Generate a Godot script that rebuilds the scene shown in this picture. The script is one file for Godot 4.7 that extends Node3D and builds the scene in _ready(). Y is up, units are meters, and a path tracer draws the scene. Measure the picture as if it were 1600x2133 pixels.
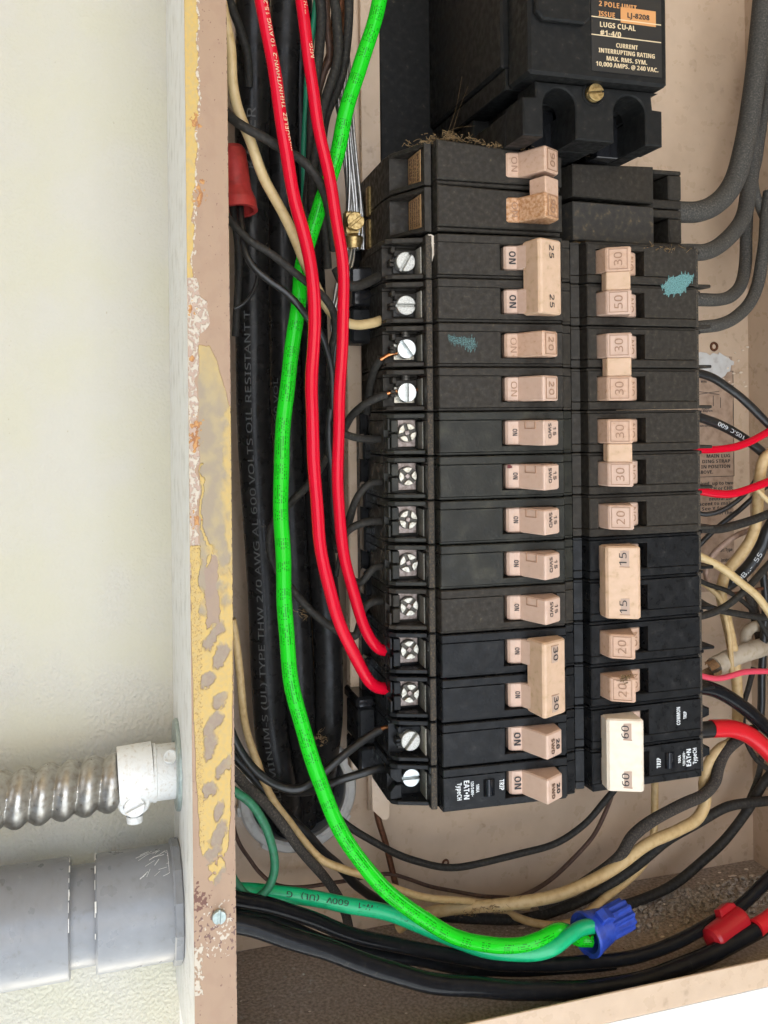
extends Node3D

# ---------------------------------------------------------------- mesh building
class Shape:
	var v := PackedVector3Array()
	var n := PackedVector3Array()
	var t := PackedVector2Array()

	func tri(a: Vector3, b: Vector3, c: Vector3) -> void:
		var k := (b - a).cross(c - a)
		if k.length_squared() < 1e-24:
			return
		k = k.normalized()
		v.append_array(PackedVector3Array([a, c, b]))
		n.append_array(PackedVector3Array([k, k, k]))
		t.append_array(PackedVector2Array([Vector2.ZERO, Vector2.ZERO, Vector2.ZERO]))

	func quad(a: Vector3, b: Vector3, c: Vector3, d: Vector3) -> void:
		tri(a, b, c)
		tri(a, c, d)

	func soft(p: Array, k: Array, w: Array) -> void:   # a quad with its own normals and uv
		for i in [0, 2, 1, 0, 3, 2]:
			v.append(p[i])
			n.append(k[i])
			t.append(w[i])

	func sheet(o: Vector3, x: Vector3, y: Vector3) -> void:   # a flat rectangle, uv 0..1, y up
		var k := x.cross(y).normalized()
		soft([o, o + x, o + x + y, o + y], [k, k, k, k], [Vector2(0, 1), Vector2(1, 1), Vector2(1, 0), Vector2(0, 0)])

	func box(a: Vector3, b: Vector3, bev := 0.0003) -> void:
		var lo := a.min(b)
		var hi := a.max(b)
		var poly := PackedVector2Array([Vector2(lo.x, lo.y), Vector2(hi.x, lo.y), Vector2(hi.x, hi.y), Vector2(lo.x, hi.y)])
		if bev > 0.0:
			poly = cut(poly, bev)
		extr(poly, Transform3D.IDENTITY, lo.z, hi.z, bev)

	static func cut(poly: PackedVector2Array, r: float) -> PackedVector2Array:   # corners chamfered
		var out := PackedVector2Array()
		for i in poly.size():
			var p := poly[i]
			var a := (poly[(i + poly.size() - 1) % poly.size()] - p)
			var b := (poly[(i + 1) % poly.size()] - p)
			out.append(p + a.normalized() * minf(r, a.length() * 0.45))
			out.append(p + b.normalized() * minf(r, b.length() * 0.45))
		return out

	static func inset(poly: PackedVector2Array, d: float) -> PackedVector2Array:
		var out := PackedVector2Array()
		var m := poly.size()
		for i in m:
			var e0 := (poly[i] - poly[(i + m - 1) % m]).normalized()
			var e1 := (poly[(i + 1) % m] - poly[i]).normalized()
			var n0 := Vector2(-e0.y, e0.x)
			var n1 := Vector2(-e1.y, e1.x)
			var h := n0 + n1
			if h.length() < 0.1:
				h = n0
			h = h.normalized()
			out.append(poly[i] + h * minf(d / maxf(h.dot(n0), 0.35), d * 2.0))
		return out

	func extr(poly_in: PackedVector2Array, xf: Transform3D, z0: float, z1: float, bev := 0.0003) -> void:
		var poly := poly_in.duplicate()
		var area := 0.0
		for i in poly.size():
			area += poly[i].cross(poly[(i + 1) % poly.size()])
		if area < 0.0:
			poly.reverse()
		var rings := []
		if bev > 0.0:
			var small := inset(poly, bev)
			rings = [[small, z0], [poly, z0 + bev], [poly, z1 - bev], [small, z1]]
		else:
			rings = [[poly, z0], [poly, z1]]
		for k in rings.size() - 1:
			var p: PackedVector2Array = rings[k][0]
			var q: PackedVector2Array = rings[k + 1][0]
			for i in poly.size():
				var j := (i + 1) % poly.size()
				quad(xf * Vector3(p[i].x, p[i].y, rings[k][1]), xf * Vector3(p[j].x, p[j].y, rings[k][1]), xf * Vector3(q[j].x, q[j].y, rings[k + 1][1]), xf * Vector3(q[i].x, q[i].y, rings[k + 1][1]))
		for e in [0, rings.size() - 1]:
			var c: PackedVector2Array = rings[e][0]
			var large := PackedVector2Array()   # triangulate_polygon drops areas under 1e-5
			for q in c:
				large.append(q * 2000.0)
			var idx := Geometry2D.triangulate_polygon(large)
			if idx.is_empty():
				push_warning("a cap of %d points was left open" % c.size())
			for i in range(0, idx.size(), 3):
				var a := c[idx[i]]
				var b := c[idx[i + 1]]
				var d := c[idx[i + 2]]
				var up := (b - a).cross(d - a) > 0.0
				if up == (e == 0):
					var s := b
					b = d
					d = s
				tri(xf * Vector3(a.x, a.y, rings[e][1]), xf * Vector3(b.x, b.y, rings[e][1]), xf * Vector3(d.x, d.y, rings[e][1]))

	func side(poly: PackedVector2Array, y0: float, y1: float, bev := 0.0003) -> void:   # a profile in x, z drawn out along y
		extr(poly, Transform3D(Basis(Vector3.RIGHT, Vector3.BACK, Vector3.DOWN), Vector3.ZERO), -y1, -y0, bev)

	func lathe(prof: Array, xf: Transform3D, segs := 24, a0 := 0.0, a1 := TAU) -> void:   # Vector2(radius, height along local z)
		var run := 0.0
		for i in prof.size() - 1:
			var p: Vector2 = prof[i]
			var q: Vector2 = prof[i + 1]
			var d := (q - p)
			var len := d.length()
			if len < 1e-9:
				continue
			var nn := Vector2(d.y, -d.x).normalized()
			for s in segs:
				var a := lerpf(a0, a1, float(s) / segs)
				var b := lerpf(a0, a1, float(s + 1) / segs)
				var ca := Vector3(cos(a), sin(a), 0)
				var cb := Vector3(cos(b), sin(b), 0)
				var na := (xf.basis * (ca * nn.x + Vector3(0, 0, nn.y))).normalized()
				var nb := (xf.basis * (cb * nn.x + Vector3(0, 0, nn.y))).normalized()
				var u0 := float(s) / segs
				var u1 := float(s + 1) / segs
				soft([xf * (ca * p.x + Vector3(0, 0, p.y)), xf * (cb * p.x + Vector3(0, 0, p.y)), xf * (cb * q.x + Vector3(0, 0, q.y)), xf * (ca * q.x + Vector3(0, 0, q.y))], [na, nb, nb, na], [Vector2(u0, run), Vector2(u1, run), Vector2(u1, run + len), Vector2(u0, run + len)])
			run += len

	func tube(path: Array, r: float, segs := 12, wob := 0.0, seed_at := 1) -> void:   # path: [point, tangent, facing, run] rows from curve()
		var rings := []
		for row in path:
			var tn: Vector3 = row[1]
			var nn: Vector3 = row[2]
			var bb := tn.cross(nn)
			rings.append([row[0], nn, bb, row[3]])
		for i in rings.size() - 1:
			var p = rings[i]
			var q = rings[i + 1]
			var rp := r * (1.0 + wob * sin(p[3] * 210.0 + seed_at))
			var rq := r * (1.0 + wob * sin(q[3] * 210.0 + seed_at))
			for s in segs:
				var a := TAU * s / segs
				var b := TAU * (s + 1) / segs
				var pa: Vector3 = p[1] * cos(a) + p[2] * sin(a)
				var pb: Vector3 = p[1] * cos(b) + p[2] * sin(b)
				var qa: Vector3 = q[1] * cos(a) + q[2] * sin(a)
				var qb: Vector3 = q[1] * cos(b) + q[2] * sin(b)
				soft([p[0] + pa * rp, p[0] + pb * rp, q[0] + qb * rq, q[0] + qa * rq], [pa, pb, qb, qa], [Vector2(float(s) / segs, p[3]), Vector2(float(s + 1) / segs, p[3]), Vector2(float(s + 1) / segs, q[3]), Vector2(float(s) / segs, q[3])])
		for e in [0, rings.size() - 1]:
			var p = rings[e]
			for s in segs:
				var a := TAU * s / segs
				var b := TAU * (s + 1) / segs
				var pa: Vector3 = p[0] + (p[1] * cos(a) + p[2] * sin(a)) * r
				var pb: Vector3 = p[0] + (p[1] * cos(b) + p[2] * sin(b)) * r
				if e == 0:
					tri(p[0], pb, pa)
				else:
					tri(p[0], pa, pb)

	func ball(c: Vector3, r: Vector3, segs := 8) -> void:
		var prof := []
		for i in segs + 1:
			var a := -PI / 2 + PI * i / segs
			prof.append(Vector2(cos(a), sin(a)))
		lathe(prof, Transform3D(Basis.from_scale(r), c), segs * 2)

	func take(arrays: Array, f: Callable) -> void:   # the triangles of another mesh, each point moved by f
		var pv: PackedVector3Array = arrays[Mesh.ARRAY_VERTEX]
		var ix: PackedInt32Array = arrays[Mesh.ARRAY_INDEX] if arrays[Mesh.ARRAY_INDEX] != null else PackedInt32Array(range(pv.size()))
		for i in range(0, ix.size(), 3):
			tri(f.call(pv[ix[i]]), f.call(pv[ix[i + 2]]), f.call(pv[ix[i + 1]]))

	func mesh() -> ArrayMesh:
		var arr := []
		arr.resize(Mesh.ARRAY_MAX)
		arr[Mesh.ARRAY_VERTEX] = v
		arr[Mesh.ARRAY_NORMAL] = n
		arr[Mesh.ARRAY_TEX_UV] = t
		var m := ArrayMesh.new()
		m.add_surface_from_arrays(Mesh.PRIMITIVE_TRIANGLES, arr)
		return m


static func curve(pts: Array, per := 7) -> Array:   # a smooth path through pts; its facing side is turned to the front of the box
	var out := []
	var m := pts.size()
	var run := 0.0
	var last := Vector3.ZERO
	for i in m - 1:
		var p0: Vector3 = pts[maxi(i - 1, 0)]
		var p1: Vector3 = pts[i]
		var p2: Vector3 = pts[i + 1]
		var p3: Vector3 = pts[mini(i + 2, m - 1)]
		var d1 := maxf(p1.distance_to(p2), 1e-6)
		var m1 := (p2 - p0) / maxf(p0.distance_to(p1) + d1, 1e-6) * d1
		var m2 := (p3 - p1) / maxf(p2.distance_to(p3) + d1, 1e-6) * d1
		for k in per + (1 if i == m - 2 else 0):
			var u := float(k) / per
			var u2 := u * u
			var u3 := u2 * u
			var p := p1 * (2 * u3 - 3 * u2 + 1) + m1 * (u3 - 2 * u2 + u) + p2 * (-2 * u3 + 3 * u2) + m2 * (u3 - u2)
			var tn := (p1 * (6 * u2 - 6 * u) + m1 * (3 * u2 - 4 * u + 1) + p2 * (-6 * u2 + 6 * u) + m2 * (3 * u2 - 2 * u)).normalized()
			if out.size():
				run += last.distance_to(p)
			last = p
			var nn := Vector3.BACK - tn * tn.dot(Vector3.BACK)
			if nn.length() < 0.25:
				nn = out[-1][2] - tn * tn.dot(out[-1][2]) if out.size() else Vector3.UP - tn * tn.dot(Vector3.UP)
			out.append([p, tn, nn.normalized(), run])
	return out


# ---------------------------------------------------------------- materials
var mats := {}
var noises := {}

func noise_tex(key: String, freq: float, ramp: Array, type := FastNoiseLite.TYPE_SIMPLEX_SMOOTH, octaves := 4, size := 512, sd := 3) -> NoiseTexture2D:
	if noises.has(key):
		return noises[key]
	var f := FastNoiseLite.new()
	f.seed = sd
	f.noise_type = type
	f.frequency = freq
	f.fractal_octaves = octaves
	if type == FastNoiseLite.TYPE_CELLULAR:
		f.cellular_return_type = FastNoiseLite.RETURN_DISTANCE2_SUB
	var nt := NoiseTexture2D.new()
	nt.width = size
	nt.height = size
	nt.seamless = true
	nt.noise = f
	if ramp.size():
		var g := Gradient.new()
		var offs := PackedFloat32Array()
		var cols := PackedColorArray()
		for r in ramp:
			offs.append(r[0])
			cols.append(r[1])
		g.offsets = offs
		g.colors = cols
		nt.color_ramp = g
	noises[key] = nt
	return nt

func lin(r: float, g: float, b: float) -> Color:
	return Color(r, g, b).linear_to_srgb()

func plain(key: String, c: Color, rough := 0.5, metal := 0.0, spec := 0.5) -> StandardMaterial3D:
	if mats.has(key):
		return mats[key]
	var m := StandardMaterial3D.new()
	m.resource_name = key
	m.albedo_color = c
	m.roughness = rough
	m.metallic = metal
	m.metallic_specular = spec
	mats[key] = m
	return m

# a material mottled between colours in patches the size of 1 / (freq * per_metre)
func mottled(key: String, ramp: Array, freq: float, per_metre: float, rough: float, metal := 0.0, relief := 0.0, sd := 3, spec := 0.5) -> StandardMaterial3D:
	if mats.has(key):
		return mats[key]
	var m := plain(key, Color.WHITE, rough, metal, spec)
	m.albedo_texture = noise_tex(key, freq, ramp, FastNoiseLite.TYPE_SIMPLEX_SMOOTH, 5, 512, sd)
	m.uv1_triplanar = true
	m.uv1_world_triplanar = true
	m.uv1_scale = Vector3.ONE * per_metre
	if relief > 0.0:
		m.heightmap_enabled = true
		m.heightmap_scale = relief
		m.heightmap_texture = noise_tex("fine_relief", 0.09, [], FastNoiseLite.TYPE_SIMPLEX_SMOOTH, 3)
	return m

func rough_noise(m: StandardMaterial3D, key: String, freq: float, a: float, b: float) -> StandardMaterial3D:
	m.roughness = 1.0
	m.roughness_texture = noise_tex(key, freq, [[0.25, Color(a, a, a)], [0.75, Color(b, b, b)]], FastNoiseLite.TYPE_SIMPLEX_SMOOTH, 4, 512, 9)
	return m

# ---------------------------------------------------------------- objects
func tag(o: Node3D, label: String, category := "", group := "", kind := "") -> Node3D:
	if label:
		o.set_meta("label", label)
	if category:
		o.set_meta("category", category)
	if group:
		o.set_meta("group", group)
	if kind:
		o.set_meta("kind", kind)
	return o

var taken := {}
func named(o: Node3D, called: String, parent: Node = null) -> void:
	var key := called + ("/" + str(parent.get_instance_id()) if parent else "")
	var k: int = taken.get(key, 0)
	taken[key] = k + 1
	o.name = called if k == 0 else "%s_%03d" % [called, k]

func thing(called: String, label: String, category: String, at := Vector3.ZERO, group := "") -> Node3D:
	var o := Node3D.new()
	named(o, called)
	add_child(o, true)
	o.position = at
	tag(o, label, category, group)
	return o

func put(called: String, s: Shape, m: Material, parent: Node = null, label := "") -> MeshInstance3D:
	var o := MeshInstance3D.new()
	named(o, called, parent)
	o.mesh = s.mesh()
	o.material_override = m
	(parent if parent else self).add_child(o, true)
	if label:
		o.set_meta("label", label)
	return o

func again(called: String, source: MeshInstance3D, parent: Node, xf := Transform3D.IDENTITY) -> MeshInstance3D:
	var o := MeshInstance3D.new()
	named(o, called, parent)
	o.mesh = source.mesh
	o.material_override = source.material_override
	parent.add_child(o, true)
	o.transform = xf
	return o

var fonts := {}
func text_mesh(s: String, bold := true, family := "Droid Sans") -> TextMesh:
	var fk := family + str(bold)
	if not fonts.has(fk):
		var f := SystemFont.new()
		f.font_names = PackedStringArray([family])
		f.font_weight = 700 if bold else 400
		fonts[fk] = f
	var t := TextMesh.new()
	t.font = fonts[fk]
	t.text = s
	t.font_size = 32
	t.pixel_size = 0.01
	t.depth = 0.02
	t.curve_step = 2.0
	return t

# flat lettering: h is the height of a capital, w an optional fixed width
func write(parent: Node, s: String, h: float, at: Vector3, right: Vector3, up: Vector3, m: Material, w := 0.0, bold := true, thick := 0.00012) -> MeshInstance3D:
	var t := text_mesh(s, bold)
	var arr := t.get_mesh_arrays()
	var box := t.get_aabb()
	var ky := h / 0.228
	var kx := ky if w <= 0.0 else w / maxf(box.size.x, 0.01)
	var cx := box.position.x + box.size.x * 0.5
	var cy := box.position.y + box.size.y * 0.5
	var fwd := right.cross(up)
	var sh := Shape.new()
	sh.take(arr, func(p: Vector3) -> Vector3: return at + right * ((p.x - cx) * kx) + up * ((p.y - cy) * ky) + fwd * ((p.z / 0.02 + 0.5) * thick))
	return put("lettering", sh, m, parent)

# lettering bent round a wire: s0 metres along it, phi round it from its front
func write_on(parent: Node, s: String, path: Array, r: float, h: float, s0: float, phi: float, m: Material, stretch := 1.0, bold := false) -> void:
	var t := text_mesh(s, bold, "Droid Sans")
	var box := t.get_aabb()
	var k := h / 0.228
	var sh := Shape.new()
	var f := func(p: Vector3) -> Vector3:
		var run := s0 + (p.x - box.position.x) * k * stretch
		var i := 0
		while i < path.size() - 2 and path[i + 1][3] < run:
			i += 1
		var a = path[i]
		var b = path[i + 1]
		var u := clampf((run - a[3]) / maxf(b[3] - a[3], 1e-7), -1.0, 2.0)
		var tn: Vector3 = a[1].lerp(b[1], u).normalized()
		var nn: Vector3 = a[2].lerp(b[2], u).normalized()
		var up := nn.cross(tn)
		var ang := phi + (p.y - box.position.y - box.size.y * 0.5) * k / r
		var o: Vector3 = a[0].lerp(b[0], u)
		return o + (nn * cos(ang) + up * sin(ang)) * (r * 1.03 + (0.00010 if p.z > 0.0 else -0.00004) if r < 0.004 else r + (0.00014 if p.z > 0.0 else -0.00004))
	sh.take(t.get_mesh_arrays(), f)
	put("lettering", sh, m, parent)

static func turned(path: Array) -> Array:   # the same path read from its other end
	var out := []
	var total: float = path[-1][3]
	for i in range(path.size() - 1, -1, -1):
		var r = path[i]
		out.append([r[0], -r[1], r[2], total - r[3]])
	return out

# one wire: a thing of one mesh
func wire(label: String, m: Material, r: float, pts: Array, group := "", called := "insulated_wire", category := "wire") -> MeshInstance3D:
	var s := Shape.new()
	var path := curve(pts)
	if r < 0.0042:
		var sd: float = pts[0].x * 9000.0 + pts[0].y * 5000.0
		for row in path:
			var amp: float = 0.00035 * minf(1.0, row[3] * 40.0)
			row[0] += row[2] * (amp * sin(row[3] * 96.0 + sd)) + row[2].cross(row[1]) * (amp * (sin(row[3] * 71.0 + sd * 1.7) + 0.5 * sin(row[3] * 180.0 + sd)))
	s.tube(path, r, 14 if r < 0.004 else 26, 0.015 if r < 0.004 else 0.0, int(pts[0].x * 9000))
	var o := put(called, s, m)
	tag(o, label, category, group)
	return o

func round_screw(parent: Node, at: Vector3, r: float, h: float, ang: float, slot: float, m: Material, dark: Material, called := "screw") -> MeshInstance3D:
	var s := Shape.new()
	s.lathe([Vector2(r, 0), Vector2(r, h * 0.45), Vector2(r * 0.97, h * 0.5), Vector2(0, h * 0.5)], Transform3D(Basis.IDENTITY, at), 28)
	var o := put(called, s, m, parent)
	var d := Shape.new()
	var xf := Transform3D(Basis(Vector3.BACK, ang), at)
	for sg in [1.0, -1.0]:
		var poly := PackedVector2Array()
		var a0 := asin(slot * 0.5 / r)
		for i in 17:
			var a := lerpf(a0, PI - a0, i / 16.0)
			poly.append(Vector2(cos(a), sin(a) * sg) * r)
		d.extr(poly, xf, h * 0.5, h, r * 0.06)
	put("screw_head", d, m, o)
	return o

func star_screw(parent: Node, at: Vector3, r: float, h: float, ang: float, m: Material, dark: Material) -> MeshInstance3D:
	var s := Shape.new()
	s.lathe([Vector2(r, 0), Vector2(r, h * 0.55), Vector2(0, h * 0.55)], Transform3D(Basis.IDENTITY, at), 28)
	var o := put("screw", s, dark, parent)
	var d := Shape.new()
	for q in 4:
		var xf := Transform3D(Basis(Vector3.BACK, ang + q * PI / 2), at)
		var poly := PackedVector2Array()
		for i in 9:
			var a := lerpf(0.17, PI / 2 - 0.17, i / 8.0)
			poly.append(Vector2(cos(a), sin(a)) * r * 0.97)
		poly.append(Vector2(cos(PI / 2 - 0.36), sin(PI / 2 - 0.36)) * r * 0.46)
		poly.append(Vector2(cos(PI / 4), sin(PI / 4)) * r * 0.36)
		poly.append(Vector2(cos(0.36), sin(0.36)) * r * 0.46)
		d.extr(poly, xf, h * 0.5, h, r * 0.05)
	put("screw_head", d, m, o)
	var c := Shape.new()
	var e := r * 0.24
	c.extr(PackedVector2Array([Vector2(-e, -e), Vector2(e, -e), Vector2(e, e), Vector2(-e, e)]), Transform3D(Basis(Vector3.BACK, ang), at), h * 0.5, h * 0.8, r * 0.05)
	put("screw_recess", c, mats.plate, o)
	return o

# a flat patch with a ragged outline
func ragged(poly: Array, at_z: float, xf: Transform3D, thick: float, rag: float, sd: int) -> Shape:
	var rng := RandomNumberGenerator.new()
	rng.seed = sd
	var p := PackedVector2Array()
	for i in poly.size():
		var a: Vector2 = poly[i]
		var b: Vector2 = poly[(i + 1) % poly.size()]
		var k := 6
		for j in k:
			p.append(a.lerp(b, float(j) / k) + Vector2(rng.randf_range(-rag, rag), rng.randf_range(-rag, rag)))
	var s := Shape.new()
	s.extr(p, xf, at_z, at_z + thick, 0.0)
	return s

# ---------------------------------------------------------------- the breakers
const PITCH := 0.01905
var shapes := {}

func v2(a: Array) -> PackedVector2Array:
	var p := PackedVector2Array()
	for i in range(0, a.size(), 2):
		p.append(Vector2(a[i], a[i + 1]))
	return p

func case_profile(drop: float, slot: bool, out: float) -> PackedVector2Array:
	var a := [0.0630, 0.005, 0.0630, 0.0800, 0.0590, 0.0806, 0.0586, 0.0770, 0.0576, 0.0768, 0.0573, 0.0846 - drop, 0.0568, 0.0851 - drop]
	if slot:
		a.append_array([0.0530, 0.0851, 0.0530, 0.0780, 0.0280, 0.0780, 0.0280, 0.0850])
	a.append_array([0.0004, 0.0850 - drop, 0.0, 0.0846 - drop, -0.0003, 0.0775, -0.0011, 0.0775, -0.0013, 0.0805, -0.0040, 0.0800, -0.0042, 0.0655, -out, 0.0655, -out - 0.0007, 0.040, -out + 0.003, 0.005])
	return v2(a)

# one pole of a breaker about y = oy in its node; the wire end is at negative x
func pole(root: Node3D, oy: float, m: Material, out: float, terminal: int, screw_turn: float) -> void:
	var up := Shape.new()
	up.side(case_profile(0.0, false, out), oy + 0.0057, oy + 0.0093, 0.0004)
	put("case_half", up, m, root)
	var low := Shape.new()
	low.side(case_profile(0.0, true, out), oy - 0.0058, oy + 0.0055, 0.0)
	low.side(case_profile(0.0, false, out), oy - 0.0079, oy - 0.0058, 0.0)
	low.side(case_profile(0.0011, false, out), oy - 0.0093, oy - 0.0079, 0.0004)
	put("case_half", low, m, root)
	var ridge := Shape.new()
	ridge.box(Vector3(-0.0039, oy - 0.0090, 0.0799), Vector3(-0.0014, oy + 0.0090, 0.0808), 0.0003)
	put("end_ridge", ridge, mats.plastic_grimy, root)
	if terminal < 0:
		return
	var fr := Shape.new()
	var wall := v2([-out, 0.0655, -out + 0.0004, 0.0705, -out + 0.0030, 0.0727, -0.0042, 0.0768, -0.0042, 0.0655])
	fr.side(wall, oy + 0.0068, oy + 0.0088, 0.0003)
	fr.side(wall, oy - 0.0088, oy - 0.0070, 0.0003)
	if terminal == 2:
		for s in [[0.0008, 0.0060], [-0.0062, 0.0000]]:
			fr.box(Vector3(-out + 0.0020, oy + s[0], 0.0655), Vector3(-out + 0.0052, oy + s[1], 0.0712), 0.0003)
		fr.box(Vector3(-out + 0.0002, oy - 0.0066, 0.0655), Vector3(-out + 0.0012, oy - 0.0016, 0.0722), 0.0002)
		fr.box(Vector3(-out + 0.0002, oy + 0.0016, 0.0655), Vector3(-out + 0.0012, oy + 0.0066, 0.0722), 0.0002)
	elif terminal == 3:
		fr.extr(v2([-out, oy + 0.0065, -out, oy + 0.0030, -out + 0.0030, oy + 0.0004, -0.0145, oy + 0.0004, -0.0145, oy + 0.0065]), Transform3D.IDENTITY, 0.0655, 0.0712, 0.0003)
		fr.extr(v2([-out, oy - 0.0068, -out, oy - 0.0038, -out + 0.0024, oy - 0.0008, -0.0145, oy - 0.0008, -0.0145, oy - 0.0068]), Transform3D.IDENTITY, 0.0655, 0.0708, 0.0003)
	else:
		fr.box(Vector3(-out + 0.0028, oy + 0.0030, 0.0655), Vector3(-out + 0.0046, oy + 0.0056, 0.0712), 0.0003)
		fr.box(Vector3(-out + 0.0022, oy - 0.0012, 0.0655), Vector3(-out + 0.0046, oy + 0.0002, 0.0706), 0.0003)
		fr.box(Vector3(-out + 0.0022, oy - 0.0030, 0.0655), Vector3(-out + 0.0046, oy - 0.0015, 0.0706), 0.0003)
		fr.box(Vector3(-0.0150, oy + 0.0016, 0.0655), Vector3(-0.0052, oy + 0.0045, 0.0688), 0.0003)
	put("terminal_frame", fr, m, root)
	var liner := Shape.new()
	liner.box(Vector3(-0.0049, oy - 0.0066, 0.0657), Vector3(-0.0043, oy + 0.0050, 0.0752), 0.0001)
	put("terminal_liner", liner, mats.liner_light if terminal == 1 else mats.liner_grey, root)
	if terminal == 2:
		var plate := Shape.new()
		plate.box(Vector3(-0.0146, oy - 0.0060, 0.0656), Vector3(-0.0056, oy + 0.0062, 0.0672), 0.0003)
		put("clamp_plate", plate, mats.plate, root)
		star_screw(root, Vector3(-0.0102, oy + 0.0004, 0.0671), 0.0042, 0.0036, screw_turn, mats.screw_steel, mats.screw_dark)
	elif terminal == 3:
		var cup := Shape.new()
		cup.lathe([Vector2(0.0049, 0), Vector2(0.0050, 0.0012), Vector2(0.0045, 0.0016), Vector2(0.0042, 0.0002)], Transform3D(Basis.IDENTITY, Vector3(-0.0100, oy + 0.0012, 0.0656)), 28)
		put("screw_cup", cup, m, root)
		round_screw(root, Vector3(-0.0100, oy + 0.0014, 0.0658), 0.0040, 0.0044, screw_turn, 0.0011, mats.screw_zinc, mats.screw_dark)
	else:
		var plate := Shape.new()
		plate.box(Vector3(-0.0152, oy - 0.0056, 0.0656), Vector3(-0.0058, oy + 0.0016, 0.0668), 0.0002)
		put("clamp_plate", plate, mats.screw_steel if terminal == 4 else mats.plate_dark, root)
		round_screw(root, Vector3(-0.0104, oy - 0.0010, 0.0668), 0.0043, 0.0048, screw_turn, 0.0012, mats.screw_zinc if terminal == 4 else mats.screw_white, mats.screw_dark)
		if terminal == 4:
			var st := Shape.new()
			for k in 3:
				st.lathe([Vector2(0.0019, 0), Vector2(0.0019, 0.0009), Vector2(0.0014, 0.0011), Vector2(0.0014, 0.0014)], Transform3D(Basis(Vector3.RIGHT, -PI / 2), Vector3(-0.0104, oy + 0.0044 + k * 0.0012, 0.0690)), 14)
			put("threaded_stud", st, mats.screw_dark, root)

const TIP0 := Vector3(0.0430, 0, 0.0971)
const TIP1 := Vector3(0.0512, 0, 0.0920)

func handle_profile(grow: float, wide: float) -> PackedVector2Array:
	if grow == 0.0:
		return v2([0.0310, 0.0785, 0.0308, 0.0822, 0.0318, 0.0832, 0.0336, 0.0838, 0.0362, 0.0840, 0.0418, 0.0962, 0.0422, 0.0969, 0.0430, 0.0971, 0.0512, 0.0920, 0.0517, 0.0911, 0.0524, 0.0785])
	return v2([0.0385 - wide * 0.4, 0.0870, 0.0412 - wide, 0.0975 + grow * 0.5, 0.0420 - wide, 0.0980 + grow, 0.0430 - wide, 0.0981 + grow, 0.0522 + wide * 0.4, 0.0928 + grow * 0.4, 0.0530 + wide * 0.4, 0.0916, 0.0530, 0.0858])

func on_tip(root: Node3D, s: String, oy: float, h: float, along: float, w: float, m: Material, lift := 0.0002, bold := true) -> void:
	var dir := (TIP1 - TIP0).normalized()
	var out := Vector3(-dir.z, 0, dir.x)
	write(root, s, h, TIP0.lerp(TIP1, along) + Vector3(0, oy, 0) + out * lift, Vector3.DOWN, dir, m, w, bold)

func tip_frame(root: Node3D, oy: float, m: Material, hw: float, a: float, b: float, lift := 0.0003) -> void:
	var dir := (TIP1 - TIP0).normalized()
	var xf := Transform3D(Basis(Vector3.DOWN, dir, Vector3(-dir.z, 0, dir.x)), TIP0 + Vector3(0, oy, 0))
	var len := (TIP1 - TIP0).length()
	var s := Shape.new()
	var t := 0.00022
	for q in [[-hw, a, hw, a + t / len], [-hw, b - t / len, hw, b], [-hw, a, -hw + t, b], [hw - t, a, hw, b]]:
		s.extr(v2([q[0], q[1] * len, q[2], q[1] * len, q[2], q[3] * len, q[0], q[3] * len]), xf, lift - 0.0004, lift, 0.0)
	put("rating_frame", s, m, root)

# style 0: moulded letters, 1: printed small, 2: printed large
func handle(root: Node3D, oy: float, style: int, rating: String, m: Material, wear: Material = null) -> Node3D:
	var s := Shape.new()
	s.side(handle_profile(0.0, 0.0), oy - 0.0054, oy + 0.0054, 0.0006)
	var h := put("handle", s, m, root)
	var up := Vector3(0.985, 0, 0.17).normalized()
	if style == 0:
		write(h, "ON", 0.0026, Vector3(0.0344, oy, 0.0840), Vector3.DOWN, Vector3(1, 0, 0.06).normalized(), mats.moulded, 0.0064, false)
		tip_frame(h, oy, mats.moulded, 0.0045, 0.10, 0.93)
		if rating:
			on_tip(h, rating, oy, 0.0034, 0.52, 0.0058, mats.moulded, 0.0002, false)
	elif style == 1:
		write(h, "ON", 0.0021, Vector3(0.0346, oy + 0.0002, 0.0840), Vector3.DOWN, Vector3(1, 0, 0.06).normalized(), mats.ink, 0.0030, true)
		if rating:
			on_tip(h, rating, oy + 0.0006, 0.0020, 0.70, 0.0036, mats.ink, 0.0002, false)
			on_tip(h, "SWD", oy + 0.0008, 0.0020, 0.34, 0.0064, mats.ink, 0.0002, false)
	else:
		write(h, "ON", 0.0030, Vector3(0.0342, oy, 0.0841), Vector3.DOWN, Vector3(1, 0, 0.06).normalized(), mats.ink, 0.0056, true)
		if rating:
			on_tip(h, rating, oy - 0.0002, 0.0023, 0.72, 0.0044, mats.ink)
			on_tip(h, "SWD", oy - 0.0004, 0.0022, 0.34, 0.0066, mats.ink_brown)
	return h

func tie_block(root: Node3D, m: Material) -> void:
	var s := Shape.new()
	s.side(v2([0.0395, 0.0880, 0.0425, 0.0966, 0.0430, 0.0967, 0.0512, 0.0916, 0.0515, 0.0910, 0.0512, 0.0870]), -0.0040, 0.0040, 0.0003)
	put("handle_tie", s, m, root)

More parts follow.
